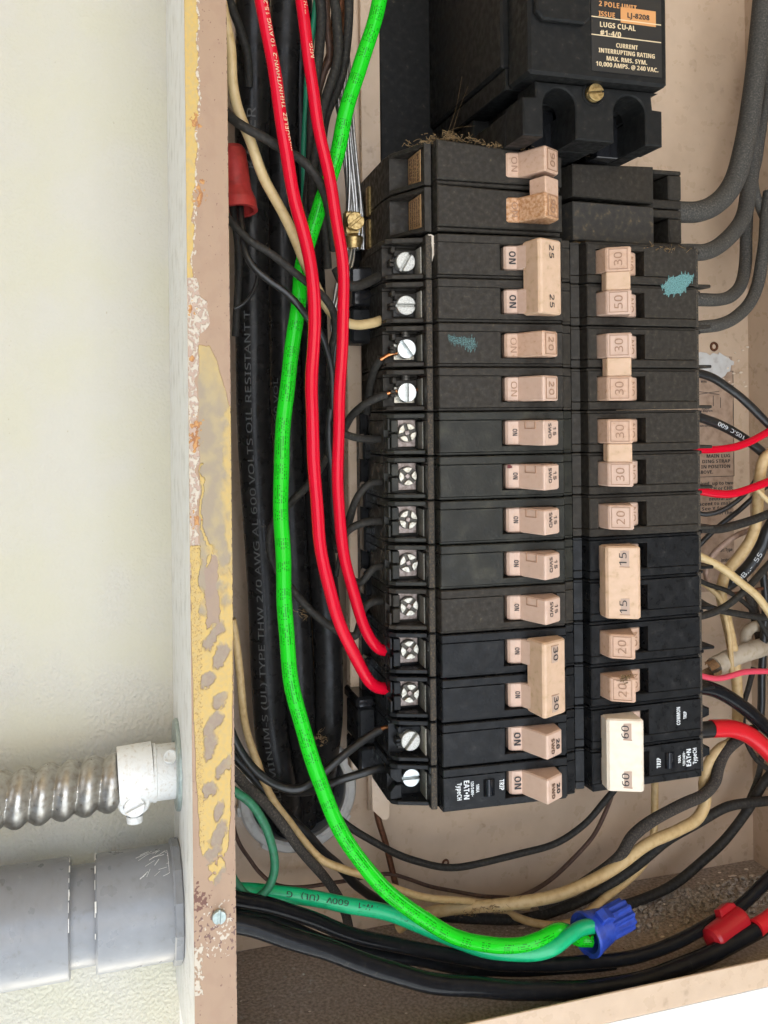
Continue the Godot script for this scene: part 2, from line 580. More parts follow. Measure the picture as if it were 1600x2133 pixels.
func tie_cover(root: Node3D, m: Material, rating: String, wide: float, window: bool, ink: Material, mirrored := false) -> void:
	var s := Shape.new()
	s.side(handle_profile(0.0004, wide), -0.0160, 0.0160, 0.0007)
	var c := put("handle_tie", s, m, root)
	var dir := Vector3(0.0092, 0, -0.0053 - wide * 0.2).normalized()
	for oy in [PITCH / 2 + 0.001, -PITCH / 2 - 0.001]:
		if window:
			var w := Shape.new()
			var xf := Transform3D(Basis(Vector3.DOWN, dir, Vector3(-dir.z, 0, dir.x)), Vector3(0.0476 - wide * 0.3, oy, 0.0957))
			w.extr(v2([-0.0036, -0.0027, 0.0036, -0.0027, 0.0036, 0.0027, -0.0036, 0.0027]), xf, -0.0004, 0.00012, 0.0)
			put("rating_window", w, mats.handle_pink_dim, c)
			var e := Shape.new()
			for q in [[-0.0037, 0.0026, 0.0037, 0.0029], [-0.0037, -0.0029, -0.0034, 0.0029]]:
				e.extr(v2([q[0], q[1], q[2], q[1], q[2], q[3], q[0], q[3]]), xf, -0.0004, 0.00016, 0.0)
			put("window_edge", e, mats.moulded, c)
		write(c, rating, 0.0030, Vector3(0.0476 - wide * 0.3, oy, 0.0957) + Vector3(-dir.z, 0, dir.x) * 0.00022, Vector3.DOWN, dir, ink, 0.0056, false)

func left_node(called: String, label: String, row: float, group := "") -> Node3D:
	var o := thing(called, label, "circuit breaker", Vector3.ZERO, group)
	o.rotation.y = -0.06
	var y := 0.068 - (row - 3.0) * PITCH
	o.position = Vector3(0, y, 0.085) - o.basis * Vector3(0, 0, 0.085)
	return o

func right_node(called: String, label: String, row: float, group := "") -> Node3D:
	var o := thing(called, label, "circuit breaker", Vector3.ZERO, group)
	o.rotation.z = PI
	o.position = Vector3(0.1286, 0.068 - (row - 3.0) * PITCH, 0)
	return o

func stubs(root: Node3D, oy: float, m: Material) -> void:   # the small tabs at the wire end of a right hand breaker
	var s := Shape.new()
	s.box(Vector3(-0.0115, oy + 0.0076, 0.058), Vector3(-0.0001, oy + 0.0091, 0.0800), 0.0004)
	s.box(Vector3(-0.0085, oy - 0.0088, 0.058), Vector3(-0.0001, oy - 0.0072, 0.0760), 0.0004)
	put("end_tab", s, m, root)

func printed_face(root: Node3D, m: Material, oy: float, x0: float) -> void:   # the white print and trip button of a newer breaker
	write(root, "TRIP", 0.0021, Vector3(x0 + 0.0196, oy + 0.0010, 0.0851), Vector3.DOWN, Vector3.RIGHT, m, 0.0046)
	write(root, "10KA", 0.0014, Vector3(x0 + 0.0086, oy + 0.0006, 0.0851), Vector3.DOWN, Vector3.RIGHT, m, 0.0036)
	write(root, "120/240V~", 0.0013, Vector3(x0 + 0.0062, oy + 0.0006, 0.0851), Vector3.DOWN, Vector3.RIGHT, m, 0.0066)
	write(root, "EAT\u2022N", 0.0024, Vector3(x0 + 0.0036, oy + 0.0004, 0.0851), Vector3.DOWN, Vector3.RIGHT, m, 0.0080, true, 0.00014)
	write(root, "TypeCH", 0.0020, Vector3(x0, oy, 0.0851), Vector3.DOWN, Vector3.RIGHT, m, 0.0074)
	var b := Shape.new()
	b.lathe([Vector2(0.0, -0.0036), Vector2(0.0026, -0.0036), Vector2(0.0026, 0.0036), Vector2(0.0, 0.0036)], Transform3D(Basis(Vector3.RIGHT, PI / 2).scaled(Vector3(1.0, 1.0, 0.38)), Vector3(x0 + 0.0138, oy + 0.0004, 0.0849)), 20)
	put("trip_button", b, mats.gloss_black, root)

# ---------------------------------------------------------------- painted pictures
func flange_picture(height: bool) -> Image:   # the front lip: glue, scraped paint and rust, one pixel about 0.22 mm
	var w := 72
	var h := 2040
	var im := Image.create(w, h, false, Image.FORMAT_RGB8)
	var a := FastNoiseLite.new()
	a.seed = 5
	a.frequency = 0.02
	a.fractal_octaves = 4
	var b := FastNoiseLite.new()
	b.seed = 11
	b.noise_type = FastNoiseLite.TYPE_CELLULAR
	b.cellular_return_type = FastNoiseLite.RETURN_DISTANCE2_SUB
	b.frequency = 0.034
	b.domain_warp_enabled = true
	b.domain_warp_amplitude = 22.0
	b.domain_warp_frequency = 0.03
	var c := FastNoiseLite.new()
	c.seed = 23
	c.frequency = 0.085
	c.fractal_octaves = 3
	var tan_c := Color(0.645, 0.530, 0.430)
	var yellow := Color(0.78, 0.65, 0.36)
	var pale := Color(0.70, 0.62, 0.44)
	var grey := Color(0.60, 0.54, 0.45)
	var white := Color(0.78, 0.73, 0.66)
	var rust := Color(0.60, 0.38, 0.20)
	for y in h:
		var py := y * 1.251 - 242.0   # rows of the lip from top to bottom
		for x in w:
			var u := float(x) / w
			var n1 := a.get_noise_2d(x * 1.3, y)
			var n2 := c.get_noise_2d(x * 1.3, y)
			var col := tan_c
			var up := 0.3
			col = col.lerp(Color(0.60, 0.485, 0.39), clampf(n1 * 0.9, 0.0, 0.3))
			if n2 > 0.62:
				col = Color(0.50, 0.38, 0.31)
			# strip of old glue along the wall side, then bare scraped paint
			var strip := 0.27 - 0.20 * clampf((py - 230.0) / 380.0, 0.0, 1.0) + n1 * 0.10
			if py < 640.0 and u < strip + 0.05 and n2 > 0.0:
				col = white
				up = 0.45
			if py < 640.0 and u < strip:
				col = yellow.lerp(pale, clampf(0.4 + n2, 0.0, 1.0) * 0.6)
				up = 0.6
			var scr := 0.20 + n1 * 0.12 + (0.30 * (1.0 - absf(py - 650.0) / 75.0) if absf(py - 650.0) < 75.0 else 0.0)
			if py > 575.0 and py < 1190.0 and u < scr:
				col = white if n2 > -0.02 else Color(0.70, 0.60, 0.53)
				up = 0.55 if n2 > -0.02 else 0.2
			# the big smear
			var top_edge := 715.0 + 130.0 * pow(clampf((u - 0.35) / 0.6, 0.0, 1.0), 2.0) + n1 * 14.0
			var low_edge := 1810.0 - 520.0 * pow(absf(u - 0.50) * 2.0, 5.0) + n1 * 60.0
			var left := 0.24 if py < 1130.0 else 0.0
			if py > top_edge and py < low_edge and u > left + n1 * 0.05:
				var rim := clampf(1.0 - (py - top_edge) / 90.0, 0.0, 1.0) * clampf(1.8 - u * 1.2, 0.0, 1.0)
				var right := smoothstep(0.74, 0.93, u + n1 * 0.22)
				var low := smoothstep(1150.0, 1290.0, py + n1 * 170.0)
				# bare pockets left where the glue pulled away
				var dmin := 9.0
				var k0 := int((py - 1300.0) / 46.0)
				for k in range(maxi(k0 - 2, 0), k0 + 3):
					var cu := 0.54 + 0.20 * sin(k * 2.4) + n1 * 0.10
					var cy := 1318.0 + k * 46.0
					var du := (u - cu) * 90.0 + n1 * 22.0
					var dy := py - cy + n2 * 7.0
					var al := -0.55 + 0.25 * sin(k * 1.7)
					var xx := du * cos(al) - dy * sin(al)
					var yy := du * sin(al) + dy * cos(al)
					dmin = minf(dmin, Vector2(xx / (17.0 + 5.0 * sin(k * 3.1)), yy / (34.0 + 9.0 * cos(k * 1.3))).length())
				var vein := smoothstep(0.62, 0.92, dmin + n2 * 0.06)
				var thick := maxf(maxf(rim * 0.6, right * (0.80 - 0.55 * low)), vein * low)
				if u < 0.22 + n1 * 0.08 and py > 1130.0:
					thick = 0.92
				var streak := absf(u - 0.42 - 0.16 * sin(py * 0.011) - n1 * 0.15) < 0.035 and py > 960.0 and py < 1180.0
				if streak:
					thick = 0.9
				var lens := absf(u - 0.50 - 0.04 * sin(py * 0.02)) < 0.16 + n1 * 0.10 and absf(py - 1235.0) < 72.0 + n1 * 30.0
				var base := grey.lerp(pale, clampf(0.25 + n1 * 1.0, 0.0, 0.6))
				if low > 0.5:
					base = Color(0.575, 0.495, 0.425).lerp(grey, clampf(0.4 + n2, 0.0, 1.0))
				if lens:
					base = Color(0.60, 0.51, 0.44)
					thick *= 0.1
				col = base.lerp(yellow.lerp(pale, clampf(0.2 + n2 * 0.5, 0.0, 0.4)), clampf(thick, 0.0, 1.0))
				up = 0.30 + 0.60 * clampf(thick, 0.0, 1.0)
				if absf(n2) < 0.035 and thick > 0.8 and u < 0.26 and py > 1100.0:
					col = Color(0.60, 0.49, 0.28)
					up -= 0.25
			# rust and dirt
			var rs := [[395.0, 255.0, 0.24, 20.0], [407.0, 405.0, 0.30, 24.0], [407.0, 372.0, 0.36, 11.0], [640.0, 640.0, 0.10, 16.0], [880.0, 890.0, 0.17, 30.0], [880.0, 915.0, 0.17, 22.0], [1075.0, 1075.0, 0.17, 24.0], [1865.0, 1862.0, 0.12, 34.0], [760.0, 745.0, 0.08, 9.0]]
			for r in rs:
				var d: float = Vector2((u - r[2]) * 80.0, (py - r[1]) * 0.55).length() / r[3] * 1.6
				if d < 1.0 and n2 + n1 * 0.5 > d * 0.75 - 0.35:
					col = rust.lerp(Color(0.76, 0.56, 0.32), clampf(n2 * 2.0, 0.0, 1.0)) if r[1] < 1800.0 else Color(0.42, 0.27, 0.21)
					up = 0.4
			var ds := Vector2((u - 0.58) * 90.0, py - 1930.0).length()
			if ds < 62.0 and n2 > 0.12 + ds * 0.004:
				col = Color(0.44, 0.32, 0.28) if n1 < 0.05 else white
				up = 0.22
			if py > 1960.0 and py < 2060.0 and u < 0.20 + n1 * 0.1 and n2 > -0.1:
				col = white
				up = 0.6
			if u > 0.975 and n2 > 0.30:
				col = Color(0.30, 0.23, 0.19)
			im.set_pixel(x, y, Color(up + n2 * 0.04, up, up) if height else col)
	return im

func green_print() -> Image:   # dot matrix print along a wire: u goes round it, v along
	var im := Image.create(64, 512, false, Image.FORMAT_RGB8)
	var base := lin(0.014, 0.56, 0.016)
	im.fill(base)
	var rng := RandomNumberGenerator.new()
	rng.seed = 77
	var v := 4
	while v < 500:
		var wide := rng.randi_range(20, 46)
		for k in wide * 2:
			var x := 58 + rng.randi_range(0, 5) * 3
			var y := v + rng.randi_range(0, wide / 3) * 3
			if y < 510:
				for dx in 1:
					im.set_pixel((x + dx) % 64, y, Color(0.06, 0.22, 0.07))
					im.set_pixel((x + dx) % 64, y + 1, Color(0.06, 0.22, 0.07))
		v += wide + rng.randi_range(8, 40)
	return im

func stucco_picture(height: bool) -> Image:   # wall beside the box: rough below, trowelled smoother above
	var w := 640
	var h := 1536
	var im := Image.create(w, h, false, Image.FORMAT_RGB8)
	var a := FastNoiseLite.new()
	a.seed = 41
	a.frequency = 0.15
	a.fractal_octaves = 4
	var b := FastNoiseLite.new()
	b.seed = 42
	b.noise_type = FastNoiseLite.TYPE_CELLULAR
	b.frequency = 0.15
	var c := FastNoiseLite.new()
	c.seed = 43
	c.frequency = 0.006
	c.fractal_octaves = 3
	for y in h:
		var py := float(y) / h
		for x in w:
			var n := a.get_noise_2d(x, y)
			var coarse := c.get_noise_2d(x, y)
			if height:
				var amp := 0.30 + 0.70 * smoothstep(0.50, 0.78, py + coarse * 0.25)
				var hgt := 0.5 + amp * (n * 0.42 + b.get_noise_2d(x, y) * 0.16) + coarse * 0.10
				im.set_pixel(x, y, Color(hgt, hgt, hgt))
			else:
				var cream := Color(0.772, 0.750, 0.672)
				var white := Color(0.770, 0.752, 0.698)
				var k := clampf(0.5 + coarse * 1.2 + n * 0.3, 0.0, 1.0)   # two coats of paint in patches
				var col := cream.lerp(white, k)
				if n > 0.50 and b.get_noise_2d(x * 0.4, y * 0.4) > -0.25:
					col = Color(0.68, 0.64, 0.54)
				im.set_pixel(x, y, col)
	return im

# ---------------------------------------------------------------- the scene
func _ready() -> void:
	var cam := Camera3D.new()
	cam.name = "camera"
	cam.projection = Camera3D.PROJECTION_FRUSTUM
	cam.near = 0.02
	cam.far = 60.0
	cam.size = 2133.0 / 1950.0 * cam.near
	cam.frustum_offset = Vector2(0.0, -(1066.5 - 865.0) / 1950.0 * cam.near)
	add_child(cam, true)
	cam.position = Vector3(-0.1397, 0.0, 0.459)
	cam.basis = Basis(Vector3.UP, deg_to_rad(-17.1)) * Basis(Vector3.BACK, deg_to_rad(-0.6))
	cam.current = true

	var env := Environment.new()
	var sky_m := ProceduralSkyMaterial.new()
	sky_m.sky_top_color = Color(0.60, 0.70, 0.84)
	sky_m.sky_horizon_color = Color(0.93, 0.90, 0.85)
	sky_m.sky_curve = 0.18
	sky_m.ground_horizon_color = Color(0.80, 0.77, 0.72)
	sky_m.ground_bottom_color = Color(0.62, 0.58, 0.52)
	var sky := Sky.new()
	sky.sky_material = sky_m
	env.background_mode = Environment.BG_SKY
	env.sky = sky
	env.background_energy_multiplier = 1.0
	env.tonemap_mode = Environment.TONE_MAPPER_LINEAR
	env.tonemap_exposure = 5.8
	env.sdfgi_enabled = true
	env.ssao_enabled = true
	env.ssil_enabled = true
	var we := WorldEnvironment.new()
	we.name = "environment"
	we.environment = env
	add_child(we, true)

	var sun := DirectionalLight3D.new()
	sun.name = "sun"
	sun.light_energy = 1.5
	sun.light_color = Color(1.0, 0.975, 0.935)
	sun.light_angular_distance = 0.5
	sun.shadow_enabled = true
	add_child(sun, true)
	sun.look_at_from_position(Vector3(-0.5, 0.984, 1.5), Vector3.ZERO, Vector3.UP)

	make_materials()
	surroundings()
	box_shell()
	main_breaker()
	top_breaker()
	left_breakers()
	right_breakers()
	gutter_fittings()
	wires()
	connectors()
	conduits()
	dust()


func make_materials() -> void:
	# black moulded plastics
	var m := mottled("plastic_dusty", [[0.0, lin(0.025, 0.0215, 0.017)], [0.5, lin(0.035, 0.0300, 0.0240)], [0.74, lin(0.043, 0.0370, 0.0295)], [0.88, lin(0.062, 0.051, 0.038)], [1.0, lin(0.12, 0.094, 0.062)]], 0.045, 14.0, 0.5, 0.0, 0.006, 3, 0.29)
	rough_noise(m, "r_dusty", 0.03, 0.38, 0.68)
	m = mottled("plastic_grey", [[0.0, lin(0.022, 0.0214, 0.0178)], [0.5, lin(0.029, 0.0282, 0.0232)], [0.75, lin(0.040, 0.0385, 0.0305)], [1.0, lin(0.065, 0.061, 0.045)]], 0.012, 12.0, 0.45, 0.0, 0.005, 7, 0.29)
	rough_noise(m, "r_grey", 0.02, 0.24, 0.46)
	m = mottled("plastic_new", [[0.0, lin(0.009, 0.0092, 0.0096)], [0.55, lin(0.0135, 0.0137, 0.0142)], [0.8, lin(0.019, 0.019, 0.0192)], [1.0, lin(0.045, 0.043, 0.040)]], 0.02, 12.0, 0.45, 0.0, 0.004, 8, 0.29)
	rough_noise(m, "r_new", 0.03, 0.26, 0.46)
	m = mottled("plastic_main", [[0.0, lin(0.0085, 0.0085, 0.0080)], [0.6, lin(0.0125, 0.0123, 0.0115)], [0.84, lin(0.018, 0.0172, 0.0155)], [0.95, lin(0.05, 0.042, 0.030)], [1.0, lin(0.11, 0.088, 0.058)]], 0.03, 13.0, 0.5, 0.0, 0.004, 12, 0.29)
	rough_noise(m, "r_main", 0.03, 0.42, 0.64)
	mottled("plastic_rusty", [[0.0, lin(0.024, 0.021, 0.018)], [0.5, lin(0.036, 0.032, 0.026)], [0.7, lin(0.055, 0.044, 0.031)], [0.85, lin(0.11, 0.080, 0.045)], [1.0, lin(0.24, 0.16, 0.08)]], 0.03, 14.0, 0.75, 0.0, 0.012, 15)
	mottled("plastic_grimy", [[0.0, lin(0.024, 0.020, 0.016)], [0.45, lin(0.040, 0.033, 0.025)], [0.65, lin(0.075, 0.056, 0.036)], [1.0, lin(0.20, 0.14, 0.075)]], 0.08, 20.0, 0.8, 0.0, 0.0, 16)
	plain("gloss_black", lin(0.012, 0.012, 0.013), 0.12)
	# handles
	mottled("handle_pink", [[0.0, lin(0.50, 0.315, 0.22)], [0.25, lin(0.565, 0.385, 0.285)], [0.7, lin(0.59, 0.41, 0.31)], [1.0, lin(0.61, 0.43, 0.33)]], 0.02, 26.0, 0.42, 0.0, 0.002, 20)
	mottled("handle_old", [[0.0, lin(0.36, 0.18, 0.085)], [0.2, lin(0.53, 0.335, 0.22)], [0.5, lin(0.575, 0.375, 0.26)], [1.0, lin(0.60, 0.40, 0.285)]], 0.022, 30.0, 0.48, 0.0, 0.003, 21)
	mottled("handle_rusty", [[0.0, lin(0.22, 0.09, 0.03)], [0.35, lin(0.42, 0.20, 0.08)], [0.6, lin(0.55, 0.33, 0.19)], [1.0, lin(0.66, 0.46, 0.32)]], 0.03, 34.0, 0.6, 0.0, 0.004, 22)
	mottled("handle_cream", [[0.0, lin(0.42, 0.27, 0.14)], [0.3, lin(0.58, 0.39, 0.25)], [0.7, lin(0.62, 0.42, 0.28)], [1.0, lin(0.64, 0.45, 0.31)]], 0.016, 24.0, 0.45, 0.0, 0.002, 23)
	mottled("handle_ivory", [[0.0, lin(0.68, 0.55, 0.41)], [0.5, lin(0.76, 0.65, 0.52)], [1.0, lin(0.79, 0.69, 0.56)]], 0.014, 20.0, 0.42, 0.0, 0.001, 24)
	plain("handle_pink_dim", lin(0.46, 0.33, 0.25), 0.55)
	plain("moulded", lin(0.33, 0.19, 0.115), 0.7)
	plain("ink", lin(0.025, 0.022, 0.022), 0.6)
	plain("ink_brown", lin(0.14, 0.08, 0.045), 0.6)
	plain("cable_print", lin(0.075, 0.075, 0.072), 0.6)
	plain("print_white", lin(0.70, 0.72, 0.72), 0.6)
	plain("print_cream", lin(0.70, 0.55, 0.34), 0.6)
	plain("print_orange", lin(0.62, 0.29, 0.10), 0.6)
	# metals
	rough_noise(mottled("screw_white", [[0.0, lin(0.32, 0.30, 0.26)], [0.5, lin(0.52, 0.51, 0.46)], [1.0, lin(0.66, 0.65, 0.60)]], 0.05, 40.0, 0.45, 0.55, 0.004, 30), "r_screw", 0.05, 0.35, 0.6)
	mottled("screw_zinc", [[0.0, lin(0.40, 0.42, 0.40)], [1.0, lin(0.72, 0.74, 0.72)]], 0.02, 40.0, 0.32, 0.9, 0.0, 31)
	mottled("screw_steel", [[0.0, lin(0.20, 0.18, 0.14)], [0.5, lin(0.42, 0.39, 0.32)], [1.0, lin(0.62, 0.58, 0.50)]], 0.03, 40.0, 0.30, 0.8, 0.0, 32)
	plain("screw_dark", lin(0.10, 0.09, 0.075), 0.5, 0.6)
	mottled("plate", [[0.0, lin(0.16, 0.12, 0.10)], [0.6, lin(0.34, 0.28, 0.25)], [1.0, lin(0.45, 0.38, 0.34)]], 0.02, 40.0, 0.42, 0.7, 0.0, 33)
	plain("plate_dark", lin(0.055, 0.052, 0.048), 0.5, 0.5)
	mottled("brass", [[0.0, lin(0.16, 0.10, 0.035)], [0.5, lin(0.44, 0.31, 0.13)], [1.0, lin(0.60, 0.46, 0.22)]], 0.03, 30.0, 0.38, 0.9, 0.003, 34)
	mottled("copper", [[0.0, lin(0.42, 0.15, 0.055)], [1.0, lin(0.78, 0.36, 0.15)]], 0.04, 30.0, 0.3, 1.0, 0.0, 35)
	mottled("copper_old", [[0.0, lin(0.075, 0.030, 0.016)], [0.6, lin(0.17, 0.070, 0.036)], [1.0, lin(0.30, 0.13, 0.065)]], 0.03, 25.0, 0.45, 0.55, 0.0, 36)
	mottled("aluminium", [[0.0, lin(0.34, 0.33, 0.31)], [1.0, lin(0.68, 0.67, 0.65)]], 0.03, 25.0, 0.36, 0.95, 0.0, 37)
	rough_noise(mottled("flex_steel", [[0.0, lin(0.16, 0.125, 0.085)], [0.3, lin(0.34, 0.31, 0.265)], [0.6, lin(0.45, 0.43, 0.39)], [1.0, lin(0.56, 0.54, 0.50)]], 0.03, 18.0, 0.4, 0.9, 0.003, 38), "r_flex", 0.03, 0.26, 0.50)
	mottled("zinc_plate", [[0.0, lin(0.25, 0.30, 0.28)], [1.0, lin(0.50, 0.56, 0.52)]], 0.03, 20.0, 0.4, 0.6, 0.002, 39)
	# liners inside the terminals
	mottled("liner_light", [[0.0, lin(0.22, 0.20, 0.16)], [1.0, lin(0.46, 0.43, 0.36)]], 0.03, 50.0, 0.6, 0.0, 0.0, 40)
	mottled("liner_grey", [[0.0, lin(0.09, 0.085, 0.07)], [1.0, lin(0.23, 0.22, 0.18)]], 0.03, 50.0, 0.5, 0.0, 0.0, 41)
	# paints
	rough_noise(mottled("box_paint", [[0.0, lin(0.42, 0.295, 0.195)], [0.2, lin(0.555, 0.41, 0.285)], [0.7, lin(0.585, 0.435, 0.305)], [1.0, lin(0.60, 0.45, 0.32)]], 0.016, 9.0, 0.4, 0.0, 0.002, 45), "r_box", 0.02, 0.26, 0.46)
	mottled("box_floor", [[0.0, lin(0.19, 0.146, 0.114)], [0.4, lin(0.30, 0.236, 0.186)], [0.6, lin(0.37, 0.295, 0.236)], [0.8, lin(0.43, 0.35, 0.285)], [1.0, lin(0.50, 0.42, 0.35)]], 0.07, 12.0, 0.9, 0.0, 0.05, 46)
	mottled("side_paint", [[0.0, lin(0.54, 0.53, 0.48)], [0.4, lin(0.70, 0.69, 0.64)], [1.0, lin(0.74, 0.74, 0.71)]], 0.014, 10.0, 0.55, 0.0, 0.03, 47)
	mottled("added_glare_board", [[0.0, lin(0.84, 0.83, 0.79)], [1.0, lin(0.88, 0.87, 0.84)]], 0.01, 6.0, 0.6, 0.0, 0.0, 48)  # near white, imitates the brightness of an overexposed area
	mottled("painted_fitting", [[0.0, lin(0.42, 0.34, 0.26)], [0.18, lin(0.66, 0.62, 0.55)], [0.35, lin(0.75, 0.74, 0.70)], [1.0, lin(0.78, 0.78, 0.75)]], 0.035, 20.0, 0.5, 0.0, 0.012, 49)
	rough_noise(mottled("pvc_grey", [[0.0, lin(0.19, 0.185, 0.18)], [0.25, lin(0.232, 0.238, 0.248)], [0.8, lin(0.248, 0.256, 0.270)], [1.0, lin(0.31, 0.31, 0.31)]], 0.03, 9.0, 0.4, 0.0, 0.004, 50), "r_pvc", 0.02, 0.26, 0.42)
	mottled("bushing_white", [[0.0, lin(0.40, 0.37, 0.33)], [0.35, lin(0.58, 0.56, 0.52)], [1.0, lin(0.66, 0.65, 0.62)]], 0.02, 14.0, 0.5, 0.0, 0.0, 51)
	mottled("paper_tan", [[0.0, lin(0.27, 0.175, 0.115)], [0.5, lin(0.40, 0.275, 0.19)], [1.0, lin(0.46, 0.325, 0.235)]], 0.02, 15.0, 0.75, 0.0, 0.0, 52)
	mottled("sticker", [[0.0, lin(0.30, 0.15, 0.055)], [0.5, lin(0.52, 0.30, 0.14)], [1.0, lin(0.62, 0.41, 0.21)]], 0.03, 40.0, 0.7, 0.0, 0.0, 53)
	mottled("teal_paint", [[0.0, lin(0.035, 0.05, 0.045)], [0.28, lin(0.07, 0.16, 0.155)], [0.5, lin(0.12, 0.27, 0.265)], [1.0, lin(0.20, 0.37, 0.36)]], 0.09, 30.0, 0.75, 0.0, 0.02, 54)
	mottled("teal_worn", [[0.0, lin(0.030, 0.034, 0.031)], [0.42, lin(0.040, 0.060, 0.056)], [0.6, lin(0.075, 0.16, 0.155)], [1.0, lin(0.14, 0.28, 0.27)]], 0.09, 26.0, 0.7, 0.0, 0.02, 58)
	mottled("concrete", [[0.0, lin(0.33, 0.37, 0.41)], [1.0, lin(0.41, 0.45, 0.49)]], 0.02, 1.0, 0.9, 0.0, 0.0, 55)
	mottled("blocker_dark", [[0.0, lin(0.10, 0.09, 0.075)], [1.0, lin(0.16, 0.145, 0.12)]], 0.02, 2.0, 0.9, 0.0, 0.0, 57)  # dark tone for the added light blockers
	mottled("soffit_paint", [[0.0, lin(0.56, 0.40, 0.22)], [1.0, lin(0.66, 0.49, 0.28)]], 0.02, 2.0, 0.8, 0.0, 0.0, 56)  # warm tone chosen to tint the light coming from above
	# wire jackets
	var w := plain("red", lin(0.60, 0.004, 0.022), 0.32, 0.0, 0.34)
	rough_noise(w, "r_red", 0.02, 0.10, 0.20)
	w.uv1_triplanar = true
	w.uv1_world_triplanar = true
	w.uv1_scale = Vector3.ONE * 20.0
	w = plain("pinkred", lin(0.66, 0.06, 0.10), 0.35)
	w = plain("green", Color.WHITE, 0.15, 0.0, 0.33)
	w.albedo_texture = ImageTexture.create_from_image(green_print())
	w.uv1_scale = Vector3(1.0, 10.0, 1.0)
	mottled("teal", [[0.0, lin(0.006, 0.30, 0.115)], [0.4, lin(0.008, 0.44, 0.175)], [1.0, lin(0.010, 0.47, 0.195)]], 0.02, 20.0, 0.32, 0.0, 0.0, 60)
	plain("teal2", lin(0.015, 0.22, 0.115), 0.45)
	mottled("dullgreen", [[0.0, lin(0.02, 0.07, 0.035)], [0.5, lin(0.015, 0.135, 0.060)], [1.0, lin(0.02, 0.19, 0.09)]], 0.03, 20.0, 0.5, 0.0, 0.0, 61)
	mottled("cream", [[0.0, lin(0.36, 0.24, 0.10)], [0.4, lin(0.55, 0.40, 0.19)], [1.0, lin(0.62, 0.47, 0.25)]], 0.02, 16.0, 0.45, 0.0, 0.0, 62)
	mottled("cream2", [[0.0, lin(0.22, 0.115, 0.035)], [0.2, lin(0.47, 0.30, 0.125)], [0.5, lin(0.57, 0.395, 0.185)], [1.0, lin(0.62, 0.455, 0.235)]], 0.03, 16.0, 0.5, 0.0, 0.002, 63)
	rough_noise(mottled("cable", [[0.0, lin(0.008, 0.0075, 0.007)], [0.6, lin(0.013, 0.012, 0.0115)], [0.85, lin(0.020, 0.018, 0.016)], [1.0, lin(0.07, 0.058, 0.042)]], 0.025, 14.0, 0.4, 0.0, 0.0, 64, 0.32), "r_cable", 0.02, 0.22, 0.40)
	rough_noise(mottled("gloss", [[0.0, lin(0.008, 0.008, 0.009)], [0.7, lin(0.012, 0.0125, 0.014)], [0.9, lin(0.020, 0.019, 0.018)], [1.0, lin(0.08, 0.068, 0.055)]], 0.03, 12.0, 0.2, 0.0, 0.0, 65, 0.28), "r_gloss", 0.02, 0.09, 0.20)
	mottled("black", [[0.0, lin(0.009, 0.0085, 0.008)], [0.7, lin(0.015, 0.0145, 0.014)], [1.0, lin(0.04, 0.035, 0.028)]], 0.03, 16.0, 0.36, 0.0, 0.0, 66)
	mottled("black2", [[0.0, lin(0.012, 0.012, 0.012)], [0.7, lin(0.019, 0.019, 0.0185)], [1.0, lin(0.055, 0.05, 0.043)]], 0.03, 16.0, 0.33, 0.0, 0.0, 67)
	mottled("dustblack", [[0.0, lin(0.015, 0.0135, 0.012)], [0.5, lin(0.027, 0.0245, 0.021)], [0.8, lin(0.046, 0.041, 0.033)], [1.0, lin(0.12, 0.105, 0.08)]], 0.05, 18.0, 0.6, 0.0, 0.003, 68, 0.3)
	mottled("dustgrey", [[0.0, lin(0.030, 0.028, 0.025)], [0.45, lin(0.050, 0.046, 0.040)], [0.68, lin(0.085, 0.078, 0.064)], [0.85, lin(0.16, 0.145, 0.115)], [1.0, lin(0.36, 0.33, 0.27)]], 0.07, 22.0, 0.8, 0.0, 0.008, 69)
	mottled("fuzz", [[0.0, lin(0.014, 0.012, 0.010)], [0.5, lin(0.036, 0.029, 0.023)], [0.75, lin(0.08, 0.064, 0.049)], [1.0, lin(0.26, 0.22, 0.17)]], 0.10, 18.0, 0.95, 0.0, 0.03, 70)
	mottled("brown", [[0.0, lin(0.045, 0.022, 0.014)], [0.6, lin(0.095, 0.048, 0.030)], [1.0, lin(0.17, 0.10, 0.065)]], 0.03, 16.0, 0.6, 0.0, 0.0, 71)
	mottled("pinkish", [[0.0, lin(0.22, 0.13, 0.09)], [1.0, lin(0.46, 0.32, 0.24)]], 0.03, 16.0, 0.55, 0.0, 0.0, 72)
	w = plain("redtape", lin(0.62, 0.012, 0.020), 0.3)
	# wire connectors
	rough_noise(mottled("blue_cap", [[0.0, lin(0.016, 0.028, 0.13)], [0.4, lin(0.024, 0.062, 0.40)], [1.0, lin(0.035, 0.095, 0.52)]], 0.02, 16.0, 0.45, 0.0, 0.0, 75), "r_blue", 0.03, 0.36, 0.55)
	mottled("red_cap", [[0.0, lin(0.20, 0.020, 0.014)], [0.5, lin(0.40, 0.030, 0.026)], [1.0, lin(0.50, 0.065, 0.05)]], 0.02, 16.0, 0.45, 0.0, 0.0, 76)
	plain("red_cap_new", lin(0.40, 0.008, 0.016), 0.28)
	mottled("fluff", [[0.0, lin(0.10, 0.060, 0.024)], [1.0, lin(0.33, 0.22, 0.105)]], 0.04, 30.0, 0.95, 0.0, 0.0, 77)
	mottled("grit", [[0.0, lin(0.22, 0.18, 0.145)], [0.5, lin(0.38, 0.32, 0.26)], [1.0, lin(0.54, 0.47, 0.40)]], 0.05, 30.0, 0.95, 0.0, 0.0, 78)
